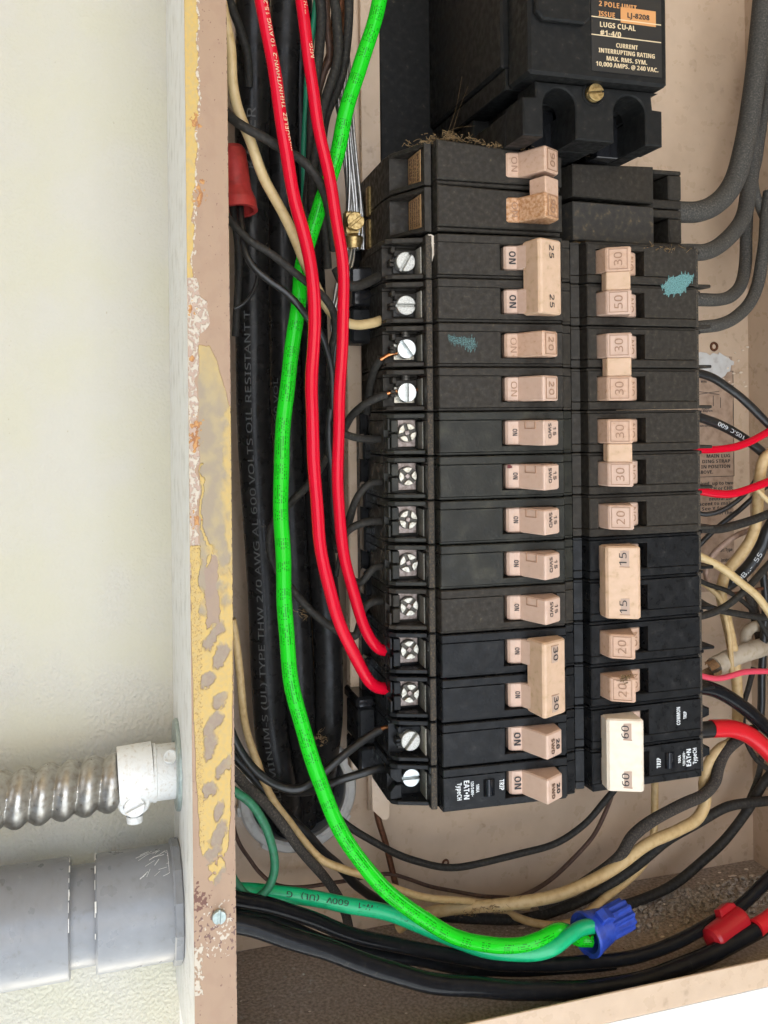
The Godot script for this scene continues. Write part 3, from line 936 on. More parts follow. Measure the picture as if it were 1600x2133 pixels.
	mottled("jacket_cream", [[0.0, lin(0.34, 0.25, 0.15)], [0.4, lin(0.50, 0.42, 0.31)], [1.0, lin(0.58, 0.51, 0.41)]], 0.02, 20.0, 0.6, 0.0, 0.0, 80)
	mottled("torn_paper", [[0.0, lin(0.12, 0.055, 0.020)], [1.0, lin(0.38, 0.22, 0.10)]], 0.04, 30.0, 0.9, 0.0, 0.0, 79)


func surroundings() -> void:
	# the stuccoed wall with the opening that the box sits in
	var s := Shape.new()
	s.sheet(Vector3(-0.305, -0.32, 0.010), Vector3(0.2, 0, 0), Vector3(0, 0.52, 0))
	var m := plain("stucco", Color.WHITE, 0.85)
	m.albedo_texture = ImageTexture.create_from_image(stucco_picture(false))
	m.heightmap_enabled = true
	m.heightmap_scale = 0.11
	m.heightmap_texture = ImageTexture.create_from_image(stucco_picture(true))
	var wall := put("stucco_wall", s, m)
	tag(wall, "cream white stucco wall beside and around the box", "", "", "structure")
	var far := Shape.new()
	for q in [[-3.0, -1.4, -0.305, 1.6], [-0.305, 0.20, -0.105, 1.6], [-0.305, -1.4, -0.105, -0.32], [-0.105, 0.33, 3.0, 1.6], [-0.105, -1.4, 3.0, -0.2625], [0.2265, -0.2625, 3.0, 0.33]]:
		far.sheet(Vector3(q[0], q[1], 0.010), Vector3(q[2] - q[0], 0, 0), Vector3(0, q[3] - q[1], 0))
	var fm := mottled("stucco_far", [[0.0, lin(0.66, 0.63, 0.55)], [1.0, lin(0.74, 0.71, 0.65)]], 0.02, 5.0, 0.85, 0.0, 0.05, 44)
	put("wall_face", far, fm, wall)
	var back := Shape.new()
	back.box(Vector3(-3.0, -1.4, -0.25), Vector3(3.0, 1.6, -0.10), 0.0)
	put("wall_core", back, fm, wall)
	var g := Shape.new()
	g.box(Vector3(-9.0, -1.45, 0.010), Vector3(9.0, -1.35, 18.0), 0.0)
	tag(put("ground", g, mats.concrete), "", "", "", "structure")
	var r := Shape.new()
	r.box(Vector3(-3.0, 0.85, 0.010), Vector3(3.0, 0.97, 1.816), 0.004)  # unseen, added and sized to shape the light on the box
	tag(put("unseen_overhang", r, mats.soffit_paint), "unseen eave added above the box to keep the sun off it", "", "", "structure")
	for q in [[-6.0, -1.3], [0.7, 6.0]]:  # unseen dark walls, added to narrow the light to a gap
		var nb := Shape.new()
		nb.box(Vector3(q[0], -1.35, 1.85), Vector3(q[1], 2.6, 2.05), 0.004)
		tag(put("light_blocking_wall", nb, mats.blocker_dark), "", "", "", "structure")
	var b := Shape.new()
	b.box(Vector3(0.0, -0.62, 0.086), Vector3(0.60, -0.2650, 0.1005), 0.002)  # added board whose white stands in for overexposed light
	tag(put("added_glare_board", b, mats.added_glare_board), "added white board standing in for an overexposed area below the lower right lip", "board")


func box_shell() -> void:
	var root := thing("electrical_box", "tan painted steel electrical box with glue smeared on its front lip", "electrical box")
	# back with a round opening for the bushing
	var c := Vector2(-0.0460, -0.1860)
	var p := PackedVector2Array([Vector2(-0.1050, -0.2612), Vector2(c.x, -0.2612)])
	for i in 33:
		var a := -PI / 2 - TAU * i / 32.0
		p.append(c + Vector2(cos(a), sin(a)) * 0.0262 + Vector2(0.00002 if i == 32 else 0.0, 0))
	p.append_array([Vector2(c.x + 0.00002, -0.2612), Vector2(0.2240, -0.2612), Vector2(0.2240, 0.33), Vector2(-0.1050, 0.33)])
	var s := Shape.new()
	s.extr(p, Transform3D.IDENTITY, -0.0012, 0.0, 0.0)
	put("back_panel", s, mats.box_paint, root)
	s = Shape.new()
	s.box(Vector3(-0.1065, -0.2625, -0.0012), Vector3(-0.1052, 0.33, 0.1005), 0.0)
	put("side_panel", s, mats.side_paint, root, "outer side of the box, brushed with white paint")
	s = Shape.new()
	s.box(Vector3(0.2240, -0.2625, -0.0012), Vector3(0.2253, 0.33, 0.1016), 0.0)
	put("side_panel", s, mats.box_paint, root)
	s = Shape.new()
	s.box(Vector3(-0.1050, -0.2625, -0.0012), Vector3(0.2239, -0.2613, 0.1004), 0.0)
	put("bottom_panel", s, mats.box_floor, root, "bottom of the box covered in brown dirt")
	s = Shape.new()
	s.box(Vector3(-0.1050, 0.33, -0.0012), Vector3(0.2239, 0.3313, 0.1004), 0.0)
	put("top_panel", s, mats.box_paint, root)
	# front lips
	s = Shape.new()
	s.box(Vector3(-0.1065, -0.2625, 0.1005), Vector3(-0.0907, 0.33, 0.1015), 0.0002)
	s.box(Vector3(-0.0919, -0.2500, 0.0890), Vector3(-0.0907, 0.33, 0.1004), 0.0002)
	var lip := put("front_lip", s, mats.box_paint, root)
	var f := Shape.new()
	f.sheet(Vector3(-0.1065, -0.2780 + 0.0155, 0.10165), Vector3(0.0158, 0, 0), Vector3(0, 0.4635, 0))
	var fm := plain("flange", Color.WHITE, 0.5)
	fm.albedo_texture = ImageTexture.create_from_image(flange_picture(false))
	fm.heightmap_enabled = true
	fm.heightmap_scale = 0.07
	fm.heightmap_texture = ImageTexture.create_from_image(flange_picture(true))
	put("lip_face", f, fm, lip, "front of the lip with yellow glue, scraped paint and rust")
	s = Shape.new()
	s.box(Vector3(-0.0905, -0.2625, 0.1005), Vector3(0.2253, -0.2500, 0.1016), 0.0002)
	put("front_lip", s, mats.box_paint, root)
	s = Shape.new()
	s.box(Vector3(0.2120, -0.2495, 0.1005), Vector3(0.2253, 0.33, 0.1016), 0.0002)
	put("front_lip", s, mats.box_paint, root)
	var scr := Vector3(-0.09725, -0.18842, 0.10220)
	round_screw(root, scr, 0.0026, 0.0016, 1.5, 0.0009, mats.zinc_plate, mats.screw_dark, "lip_screw")
	# tan strip that carries the neutral bar and the pale tab below the breakers
	s = Shape.new()
	s.box(Vector3(Vector3(-0.01014, 0.16141, 0.00400).x, -0.20, 0.001), Vector3(Vector3(0.00206, 0.16251, 0.00400).x, 0.33, 0.004), 0.0003)
	put("back_strip", s, mats.box_paint, root)
	s = Shape.new()
	s.extr(v2([Vector3(-0.01617, -0.15901, 0.03000).x, Vector3(-0.01617, -0.15901, 0.03000).y, Vector3(-0.00658, -0.16011, 0.03000).x, Vector3(-0.00658, -0.16011, 0.03000).y, Vector3(-0.00694, -0.19231, 0.03000).x, Vector3(-0.00694, -0.19231, 0.03000).y, Vector3(-0.00841, -0.19418, 0.03000).x, Vector3(-0.00841, -0.19418, 0.03000).y, Vector3(-0.01033, -0.19369, 0.03000).x, Vector3(-0.01033, -0.19369, 0.03000).y, Vector3(-0.01554, -0.18840, 0.03000).x, Vector3(-0.01554, -0.18840, 0.03000).y]), Transform3D.IDENTITY, 0.0288, 0.030, 0.0002)
	put("mounting_tab", s, mats.box_paint, root)
	for q in [[Vector3(0.03255, -0.23421, 0.00000), 0.0016], [Vector3(0.20051, 0.03752, 0.00000), 0.0022]]:
		s = Shape.new()
		s.lathe([Vector2(q[1] * 1.3, 0.0), Vector2(q[1] * 1.2, 0.0005), Vector2(q[1] * 0.7, 0.0005), Vector2(q[1] * 0.6, -0.0006), Vector2(0, -0.0006)], Transform3D(Basis.IDENTITY, q[0] + Vector3(0, 0, 0.0002)), 16)
		put("punched_hole", s, mats.copper_old, root)
	# dark knockout in the floor
	s = Shape.new()
	s.lathe([Vector2(0.0085, 0.0), Vector2(0.0085, 0.0012), Vector2(0.0070, 0.0014), Vector2(0.0066, 0.0002), Vector2(0, 0.0001)], Transform3D(Basis(Vector3.RIGHT, -PI / 2), Vector3(Vector3(0.00002, -0.24889, 0.03200).x, -0.2612, 0.032)), 24)
	put("floor_plug", s, mats.box_floor, root)

	# the white bushing and the pipe behind it
	var bush := thing("conduit_bushing", "round white plastic bushing around the hole that the thick cables enter", "bushing", Vector3(c.x, c.y, 0.0002))
	s = Shape.new()
	s.lathe([Vector2(0.0296, 0.0), Vector2(0.0296, 0.0036), Vector2(0.0286, 0.0050), Vector2(0.0252, 0.0056), Vector2(0.0240, 0.0046), Vector2(0.0238, -0.020)], Transform3D.IDENTITY, 56)
	put("ring", s, mats.bushing_white, bush)
	s = Shape.new()
	for i in 8:
		var a := TAU * i / 8.0 + 0.2
		s.extr(v2([0.0290, -0.0025, 0.0308, -0.0020, 0.0308, 0.0020, 0.0290, 0.0025]), Transform3D(Basis(Vector3.BACK, a), Vector3.ZERO), 0.0002, 0.0040, 0.0003)
	put("lug", s, mats.bushing_white, bush)
	s = Shape.new()
	s.lathe([Vector2(0.0237, 0.002), Vector2(0.0237, -0.085), Vector2(0.0, -0.085)], Transform3D.IDENTITY, 40)
	put("pipe", s, mats.pvc_grey, bush)

	# printed instruction sheet on the back
	var sheet := thing("instruction_label", "tan printed instruction label on the back panel behind the right wires", "label")
	s = Shape.new()
	var a0 := Vector3(0.18512, 0.03184, 0.00030)
	var a1 := Vector3(0.21259, -0.10302, 0.00030)
	s.box(Vector3(a0.x, a1.y, 0.0001), Vector3(a1.x, a0.y, 0.0004), 0.0)
	put("paper", s, mats.paper_tan, sheet)
	var lines := [["MAIN LUG", 1472, 1521, 950, 1.0], ["DING STRAP", 1463, 1521, 961, 1.0], ["E IN POSITION", 1453, 1521, 972, 1.0], ["ABOVE.", 1453, 1485, 983, 1.0], ["uired, up to two", 1453, 1527, 1008, 1.0], ["CH or CHR", 1480, 1526, 1018, 1.0], ["neutral bar", 1476, 1526, 1039, 1.0], ["acent to main", 1455, 1526, 1049, 1.0], ["See Y for in-", 1461, 1525, 1059, 1.0], ["ositions of the", 1455, 1524, 1069, 1.0], ["NEUTRAL", 1462, 1474, 795, 0.6], ["BONDING", 1461, 1481, 846, 0.6], ["STRAP", 1463, 1479, 851, 0.6], ["see diagram", 1455, 1485, 856, 0.6], ["LOADS SUPPLIED", 1455, 1486, 887, 0.6], ["Cat. Type", 1495, 1524, 1148, 1.0], ["instruc", 1500, 1524, 1168, 1.0]]
	for l in lines:
		var p0 := spot(l[1], l[3])
		var p1 := spot(l[2], l[3])
		write(sheet, l[0], 0.0019 * l[4], (p0 + p1) * 0.5, Vector3.RIGHT, Vector3.UP, mats.ink, p1.x - p0.x, true, 0.0001)
	s = Shape.new()
	for q in [[1440, 773, 1530, 773], [1529, 773, 1529, 993], [1440, 993, 1529, 993], [1453, 815, 1500, 822], [1453, 822, 1500, 815], [1487, 824, 1487, 846], [1502, 828, 1502, 850]]:
		var p0 := spot(q[0], q[1])
		var p1 := spot(q[2], q[3])
		var e := (p1 - p0).normalized()
		var nn := Vector3(-e.y, e.x, 0) * 0.00016
		s.extr(v2([(p0 - nn).x, (p0 - nn).y, (p1 - nn).x, (p1 - nn).y, (p1 + nn).x, (p1 + nn).y, (p0 + nn).x, (p0 + nn).y]), Transform3D.IDENTITY, 0.0004, 0.0005, 0.0)
	put("ruled_line", s, mats.ink, sheet)
	s = Shape.new()
	var torn := ragged([Vector2(Vector3(0.18896, 0.03297, 0.00030).x, Vector3(0.18896, 0.03297, 0.00030).y), Vector2(Vector3(0.20447, 0.03394, 0.00030).x, Vector3(0.20447, 0.03394, 0.00030).y), Vector2(Vector3(0.21420, 0.02708, 0.00030).x, Vector3(0.21420, 0.02708, 0.00030).y), Vector2(Vector3(0.20428, 0.01872, 0.00030).x, Vector3(0.20428, 0.01872, 0.00030).y), Vector2(Vector3(0.18880, 0.01980, 0.00030).x, Vector3(0.18880, 0.01980, 0.00030).y)], 0.0004, Transform3D.IDENTITY, 0.0002, 0.0012, 5)
	put("torn_backing", torn, mats.bushing_white, sheet, "torn grey corner of the label")


func spot(px: float, py: float) -> Vector3:   # rows and columns of the label's print, laid out on its own sheet
	var u := (px - 1440.0) / 90.0
	var v := (py - 742.0) / 486.0
	return Vector3(lerpf(Vector3(0.18424, -0.03467, 0.00040).x, Vector3(0.21335, -0.03549, 0.00040).x, u), lerpf(Vector3(0.19950, 0.03196, 0.00040).y, Vector3(0.19785, -0.10204, 0.00040).y, v), 0.00042)


func main_breaker() -> void:
	var root := thing("main_breaker", "large black two pole main breaker with printed rating label at the top", "circuit breaker")
	var s := Shape.new()
	s.box(Vector3(Vector3(-0.00016, 0.17416, 0.00500).x, 0.112, 0.0005), Vector3(0.125, 0.33, 0.005), 0.0005)
	put("base_plate", s, mats.plastic_main, root)
	s = Shape.new()
	s.box(Vector3(0.0262, 0.1470, 0.0052), Vector3(0.0962, 0.33, 0.0945), 0.001)
	put("housing", s, mats.plastic_main, root)
	s = Shape.new()
	s.box(Vector3(0.0290, 0.1380, 0.0947), Vector3(0.0936, 0.33, 0.1150), 0.0012)
	put("front_cover", s, mats.plastic_main, root)
	s = Shape.new()
	s.extr(Shape.cut(v2([Vector3(0.03093, 0.16040, 0.11800).x, 0.33, Vector3(0.03093, 0.16040, 0.11800).x, Vector3(0.03797, 0.15889, 0.11800).y, Vector3(0.05562, 0.16090, 0.11800).x, Vector3(0.03797, 0.15889, 0.11800).y, Vector3(0.05562, 0.16090, 0.11800).x, 0.33]), 0.003), Transform3D.IDENTITY, 0.1150, 0.1185, 0.0008)
	put("handle_boss", s, mats.plastic_main, root)
	# terminal block with two arched openings
	var lo := Vector3(0.05375, 0.11485, 0.10800).y
	var hi := 0.1377
	var le := Vector3(0.02962, 0.12683, 0.10800).x
	var ri := Vector3(0.09555, 0.12221, 0.10800).x
	var p := PackedVector2Array([Vector2(le, lo)])
	for ar in [[Vector3(0.03872, 0.12165, 0.10800).x, Vector3(0.05385, 0.12291, 0.10800).x, Vector3(0.04640, 0.13570, 0.10800).y], [Vector3(0.07186, 0.12440, 0.10800).x, Vector3(0.08728, 0.12567, 0.10800).x, Vector3(0.07965, 0.13550, 0.10800).y]]:
		var r: float = (ar[1] - ar[0]) * 0.5
		p.append(Vector2(ar[0], lo))
		for i in 15:
			var a := PI - PI * i / 14.0
			p.append(Vector2(ar[0] + r + cos(a) * r, ar[2] - r + sin(a) * r))
		p.append(Vector2(ar[1], lo))
	p.append_array([Vector2(ri, lo), Vector2(ri, Vector3(0.09565, 0.13010, 0.10800).y), Vector2(0.09089, 0.13031), Vector2(0.09025, 0.13625), Vector2(Vector3(0.09384, 0.13865, 0.10800).x, hi), Vector2(Vector3(0.03540, 0.13726, 0.10800).x, hi), Vector2(0.03533, 0.13110), Vector2(le, Vector3(0.02966, 0.13059, 0.10800).y)])
	s = Shape.new()
	s.extr(p, Transform3D.IDENTITY, 0.090, 0.1080, 0.0006)
	put("terminal_block", s, mats.plastic_main, root)
	s = Shape.new()
	s.box(Vector3(le + 0.0002, lo + 0.0002, 0.030), Vector3(ri - 0.0002, 0.1376, 0.0540), 0.0006)
	s.box(Vector3(0.0280, 0.1379, 0.0052), Vector3(0.0950, 0.1468, 0.0944), 0.0004)
	for q in [[le + 0.0002, Vector3(0.03828, 0.12162, 0.10800).x], [Vector3(0.05452, 0.12296, 0.10800).x, Vector3(0.07116, 0.12434, 0.10800).x], [Vector3(0.08799, 0.12573, 0.10800).x, ri - 0.0002]]:
		s.box(Vector3(q[0], lo + 0.0002, 0.0542), Vector3(q[1], Vector3(0.09088, 0.12948, 0.10800).y, 0.0898), 0.0005)
	s.box(Vector3(le + 0.008, 0.1345, 0.0542), Vector3(ri - 0.008, 0.1376, 0.0898), 0.0005)
	s.box(Vector3(Vector3(0.08752, 0.12569, 0.10800).x, Vector3(0.09088, 0.12990, 0.10800).y, 0.0542), Vector3(Vector3(0.08989, 0.12589, 0.10800).x, 0.1376, 0.0896), 0.0003)
	put("terminal_back", s, mats.plastic_main, root)
	for ar in [[Vector3(0.04456, 0.12701, 0.09200).x, Vector3(0.05611, 0.12797, 0.09200).x, Vector3(0.05112, 0.13694, 0.09200).y], [Vector3(0.07741, 0.12973, 0.09200).x, Vector3(0.08952, 0.13073, 0.09200).x, Vector3(0.08424, 0.13692, 0.09200).y]]:
		var q := PackedVector2Array([Vector2(ar[0], lo + 0.0006)])
		var r: float = (ar[1] - ar[0]) * 0.5
		for i in 11:
			var a := PI - PI * i / 10.0
			q.append(Vector2(ar[0] + r + cos(a) * r, ar[2] - r + sin(a) * r))
		q.append(Vector2(ar[1], lo + 0.0006))
		s = Shape.new()
		s.extr(q, Transform3D.IDENTITY, 0.0542, 0.0840, 0.0004)
		put("lug_insulator", s, mats.gloss_black, root)
	s = Shape.new()
	var sc := Vector3(0.06178, 0.13443, 0.10820)
	s.lathe([Vector2(0.0052, 0.0), Vector2(0.0050, 0.0005), Vector2(0.0044, 0.0005), Vector2(0.0042, 0.0001)], Transform3D(Basis.IDENTITY, sc), 24)
	put("screw_recess", s, mats.plastic_main, root)
	round_screw(root, sc, 0.0037, 0.0030, 0.15, 0.0008, mats.brass, mats.screw_dark, "cover_screw")
	# rating label
	var lab := Shape.new()
	lab.box(Vector3(Vector3(0.05731, 0.14089, 0.11500).x, Vector3(0.05732, 0.14149, 0.11500).y, 0.1151), Vector3(Vector3(0.09069, 0.14416, 0.11500).x, 0.20, 0.1153), 0.0)
	var l := put("rating_label", lab, plain("label_black", lin(0.016, 0.015, 0.014), 0.4), root)
	var up := Vector3.UP
	var rt := Vector3.RIGHT
	write(l, "2 POLE UNIT", 0.0021, Vector3(0.06977, 0.16957, 0.11540), rt, up, mats.print_orange, 0.0178)
	write(l, "ISSUE", 0.0021, Vector3(0.06453, 0.16536, 0.11540), rt, up, mats.print_orange, 0.0076)
	s = Shape.new()
	s.box(Vector3(0.07112, 0.16276, 0.11530), Vector3(0.08795, 0.16931, 0.11536), 0.0)
	put("issue_patch", s, mats.print_orange, l)
	write(l, "LJ-8208", 0.0021, Vector3(0.07949, 0.16585, 0.11550), rt, up, mats.ink, 0.0105)
	write(l, "LUGS CU-AL", 0.0021, Vector3(0.06967, 0.16096, 0.11540), rt, up, mats.print_cream, 0.0168)
	write(l, "#1-4/0", 0.0021, Vector3(0.06624, 0.15758, 0.11540), rt, up, mats.print_cream, 0.0098)
	write(l, "CURRENT", 0.0018, Vector3(0.07390, 0.15301, 0.11540), rt, up, mats.print_cream, 0.0102)
	write(l, "INTERRUPTING RATING", 0.0018, Vector3(0.07387, 0.15020, 0.11540), rt, up, mats.print_cream, 0.0266)
	write(l, "MAX. RMS. SYM.", 0.0018, Vector3(0.07383, 0.14718, 0.11540), rt, up, mats.print_cream, 0.0192)
	write(l, "10,000 AMPS. @ 240 VAC.", 0.0018, Vector3(0.07402, 0.14439, 0.11540), rt, up, mats.print_cream, 0.0296)
	s = Shape.new()
	for q in [[Vector3(0.05739, 0.16220, 0.11530), Vector3(0.09045, 0.16552, 0.11540)], [Vector3(0.05731, 0.15486, 0.11530), Vector3(0.09036, 0.15800, 0.11540)]]:
		s.box(Vector3(q[0].x, (q[0].y + q[1].y) * 0.5 - 0.0002, 0.1153), Vector3(q[1].x, (q[0].y + q[1].y) * 0.5 + 0.0002, 0.1154), 0.0)
	put("ruled_line", s, mats.print_cream, l)


func top_breaker() -> void:
	var root := thing("circuit_breaker", "old rusty two pole breaker with tan handles marked 90 at the top of the stack", "circuit breaker")
	var rt := Vector3.DOWN
	for k in 2:
		var y0 := 0.0985 if k == 0 else 0.0786
		var y1 := 0.1174 if k == 0 else 0.0982
		var s := Shape.new()   # front part, slightly tapered to the middle
		var ta := 0.0022 if k == 0 else 0.0
		s.extr(v2([0.0, y0 + 0.0020, 0.0590, y0 + 0.0020, 0.0590, y1 - 0.0014 - ta, 0.0, y1]), Transform3D.IDENTITY, 0.060, 0.0855, 0.0006)
		s.extr(v2([0.0003, y0, 0.0585, y0, 0.0585, y0 + 0.0018, 0.0003, y0 + 0.0018]), Transform3D.IDENTITY, 0.060, 0.0843, 0.0005)
		s.side(v2([-0.0003, 0.005, -0.0003, 0.0790, -0.0012, 0.0808, -0.0040, 0.0804, -0.0042, 0.0590, -0.0125, 0.0575, -0.0132, 0.050, -0.0110, 0.004]), y0 + 0.0002, y1 - 0.0002, 0.0003)
		for e in [[y0 + 0.0003, y0 + 0.0022], [y1 - 0.0020, y1 - 0.0004]]:
			s.side(v2([-0.0041, 0.0800, -0.0128, 0.0590, -0.0128, 0.0572, -0.0041, 0.0585]), e[0], e[1], 0.0003)
		put("case_half", s, mats.plastic_dusty, root)
		var r := Shape.new()   # low part over the right hand column
		r.extr(v2([0.0592, y0 + 0.0006, 0.1058, y0 + 0.0010, 0.1058, y1 - 0.0004, 0.0592, y1 - 0.0014 - ta]), Transform3D(Basis(Vector3.UP, 0.13), Vector3(0.0004, 0, 0.0078)), 0.030, 0.0774, 0.0005)
		r.box(Vector3(0.0590, y0 + 0.0008, 0.004), Vector3(0.1370, y1 - 0.0006, 0.0470), 0.0004)
		put("case_end", r, mats.plastic_rusty if k == 1 else mats.plastic_dusty, root)
		# lug opening at the right end
		var yc: float = Vector3(0.11922, 0.10914, 0.06500).y if k == 0 else Vector3(0.11897, 0.08800, 0.06500).y
		var xa: float = Vector3(0.11232, 0.10871, 0.06500).x
		var xb: float = Vector3(0.13404, 0.11005, 0.06500).x
		var ha: float = Vector3(0.11285, 0.10874, 0.06500).x
		var hb: float = Vector3(0.12673, 0.10960, 0.06500).x
		var f := Shape.new()
		f.box(Vector3(xa, yc + 0.0062, 0.049), Vector3(xb, maxf(y1 - 0.0001, yc + 0.0080), 0.0660), 0.0005)
		f.box(Vector3(xa, minf(y0 + 0.0003, yc - 0.0078), 0.049), Vector3(xb, yc - 0.0062, 0.0660), 0.0005)
		f.box(Vector3(hb, yc - 0.0060, 0.049), Vector3(xb, yc + 0.0060, 0.0660), 0.0006)
		f.box(Vector3(xa - 0.001, yc - 0.0060, 0.049), Vector3(ha - 0.0002, yc + 0.0060, 0.0660), 0.0001)
		f.box(Vector3(xa, y0 + 0.0004, 0.0471), Vector3(xb, y1 - 0.0004, 0.0488), 0.0)
		put("lug_frame", f, mats.plastic_dusty, root)
		round_screw(root, Vector3(ha + 0.0052, yc - 0.0006, 0.0490), 0.0052, 0.0085, 0.6 + k, 0.0014, mats.screw_zinc, mats.screw_dark, "lug_screw")
		# paper sticker on the wall of the wire pocket
		var st := Shape.new()
		st.extr(v2([y0 + 0.0026, 0.0605, y1 - 0.0026, 0.0605, y1 - 0.0026, 0.0768, y0 + 0.0026, 0.0768]), Transform3D(Basis(Vector3.UP, Vector3.BACK, Vector3.RIGHT), Vector3.ZERO), -0.0045, -0.0043, 0.0)
		var sk := put("sticker", st, mats.sticker, root)
		for q in ([["25 AMP C", 0.0630, 0.0018, 0.0120], ["FOR USE ON", 0.0655, 0.0010, 0.0110], ["SWITCH", 0.0680, 0.0010, 0.0100], ["120 240 V", 0.0702, 0.0010, 0.0110], ["60 75 WIRE", 0.0738, 0.0018, 0.0120]] if k == 0 else [["TYPE CH LISTED", 0.0635, 0.0010, 0.0125], ["CIRCUIT BREAKER", 0.0662, 0.0010, 0.0120], ["FOR USE IN", 0.0690, 0.0010, 0.0110], ["PANELBOARDS", 0.0718, 0.0010, 0.0120], ["ONLY 10000 AMP", 0.0745, 0.0010, 0.0120]]):
			write(sk, q[0], q[2], Vector3(-0.00455, (y0 + y1) * 0.5, q[1]), Vector3.DOWN, Vector3.BACK, mats.ink_brown, q[3])
		# handle
		var oy := Vector3(0.04127, 0.10850, 0.08800).y if k == 0 else Vector3(0.04104, 0.08883, 0.08800).y
		handle_top(root, oy, k)
	var t := Shape.new()
	var ya := Vector3(0.04465, 0.10692, 0.09500).y - 0.0058
	var yb := Vector3(0.04443, 0.08753, 0.09500).y + 0.0058
	t.side(v2([0.0405, 0.0910, 0.0434, 0.0994, 0.0440, 0.0997, 0.0522, 0.0946, 0.0526, 0.0938, 0.0520, 0.0900]), yb, ya, 0.0003)
	put("handle_tie", t, mats.handle_old, root)
	# brass clips at the wire end
	for q in [Vector3(-0.01194, 0.10350, 0.02200), Vector3(-0.01212, 0.08761, 0.02200)]:
		t = Shape.new()
		t.box(q + Vector3(-0.0016, -0.0072, 0.0), q + Vector3(0.0016, 0.0072, 0.004), 0.0006)
		put("wire_clip", t, mats.brass, root)


func handle_top(root: Node3D, oy: float, k: int) -> void:
	var h := handle(root, oy, 0, "90", mats.handle_old if k == 0 else mats.handle_rusty)
	h.position = Vector3(0.0008, 0, 0.0030)


func left_breakers() -> void:
	var d: StandardMaterial3D = mats.plastic_dusty
	var g: StandardMaterial3D = mats.plastic_grey
	var nw: StandardMaterial3D = mats.plastic_new
	var o := left_node("circuit_breaker", "black two pole breaker with a cream joined handle marked 25, in the left column", 3.5)
	for k in 2:
		pole(o, PITCH * (0.5 - k), d, 0.0198, 1, 1.05 if k == 0 else 0.0)
		handle(o, PITCH * (0.5 - k), 2, "", mats.handle_pink)
	tie_cover(o, mats.handle_cream, "25", 0.0010, false, mats.ink)
	chips(o, PITCH * 0.5)
	o = left_node("circuit_breaker", "black single breaker with a smear of teal paint on its face", 5)
	pole(o, 0.0, d, 0.0198, 4, 2.2)
	handle(o, 0.0, 0, "20", mats.handle_old)
	smear(o, [Vector2(0.0035, 0.0042), Vector2(0.0090, 0.0034), Vector2(0.0165, 0.0030), Vector2(0.0178, -0.0002), Vector2(0.0150, -0.0032), Vector2(0.0098, -0.0002), Vector2(0.0055, 0.0006)], 4, mats.teal_worn, 45)
	o = left_node("circuit_breaker", "black single breaker with moulded 20 handle, just under the teal smeared one", 6)
	pole(o, 0.0, d, 0.0198, 4, 1.57)
	handle(o, 0.0, 0, "20", mats.handle_pink)
	var fives := ["topmost of the five 15 SWD breakers, smudged grey face", "second 15 SWD breaker, with a red speck on its handle", "third and middle of the five 15 SWD breakers", "fourth 15 SWD breaker, with the s shaped grey wire", "lowest 15 SWD breaker, just above the cream double handle marked 30"]
	for i in 5:
		o = left_node("circuit_breaker", fives[i], 7 + i, "single 15 amp breakers in the left column")
		pole(o, 0.0, g if i < 3 else mats.plastic_dusty if i == 4 else g, 0.0198, 2, 0.3 + i * 0.55)
		var h := handle(o, 0.0, 1, "15", mats.handle_pink)
		var ln := Shape.new()
		var xf := Transform3D(Basis(Vector3.DOWN, Vector3(0.0056, 0, 0.0122).normalized(), Vector3(0.0122, 0, -0.0056).normalized() * -1.0), Vector3(0.0390, 0, 0.0901))
		for q in [[-0.0050, -0.0028, -0.0018, -0.0025], [-0.0020, -0.0028, -0.0017, 0.0032], [-0.0050, 0.0030, -0.0018, 0.0033]]:
			ln.extr(v2([q[0], q[1], q[2], q[1], q[2], q[3], q[0], q[3]]), xf, -0.0003, 0.0003, 0.0)
		put("moulded_line", ln, mats.moulded, h)
		if i == 1:
			var fleck := ragged([Vector2(0.0310, 0.0054), Vector2(0.0322, 0.0050), Vector2(0.0334, 0.0040), Vector2(0.0320, 0.0036), Vector2(0.0308, 0.0038)], 0.0838, Transform3D.IDENTITY, 0.0002, 0.0002, 4)
			put("red_speck", fleck, plain("dark_red", lin(0.13, 0.012, 0.012), 0.5), h)
	o = left_node("circuit_breaker", "black two pole breaker with a cream joined handle marked 30 and the two red wires", 12.5)
	for k in 2:
		pole(o, PITCH * (0.5 - k), nw, 0.0198, 2, 0.9 - k * 0.3)
		handle(o, PITCH * (0.5 - k), 1, "", mats.handle_pink)
	tie_cover(o, mats.handle_cream, "30", 0.0010, true, mats.ink)
	o = left_node("circuit_breaker", "black breaker with 20 SWD handle, second from the bottom of the left column", 14)
	pole(o, 0.0, nw, 0.0190, 1, 0.9)
	handle(o, 0.0, 2, "20", mats.handle_pink)
	o = left_node("circuit_breaker", "newest black breaker with white print and TRIP button at the bottom left", 15)
	pole(o, 0.0, nw, 0.0198, 3, 0.0)
	handle(o, 0.0, 2, "20", mats.handle_pink)
	printed_face(o, mats.print_white, -0.0006, 0.0068)


func chips(root: Node3D, oy: float) -> void:   # pale chipped edge
	var s := ragged([Vector2(-0.0026, oy + 0.0098), Vector2(0.0003, oy + 0.0090), Vector2(0.0001, oy + 0.0030), Vector2(-0.0008, oy - 0.0020), Vector2(-0.0011, oy + 0.0048)], 0.0776, Transform3D.IDENTITY, 0.0026, 0.0002, 8)
	put("chipped_edge", s, mats.handle_ivory, root)


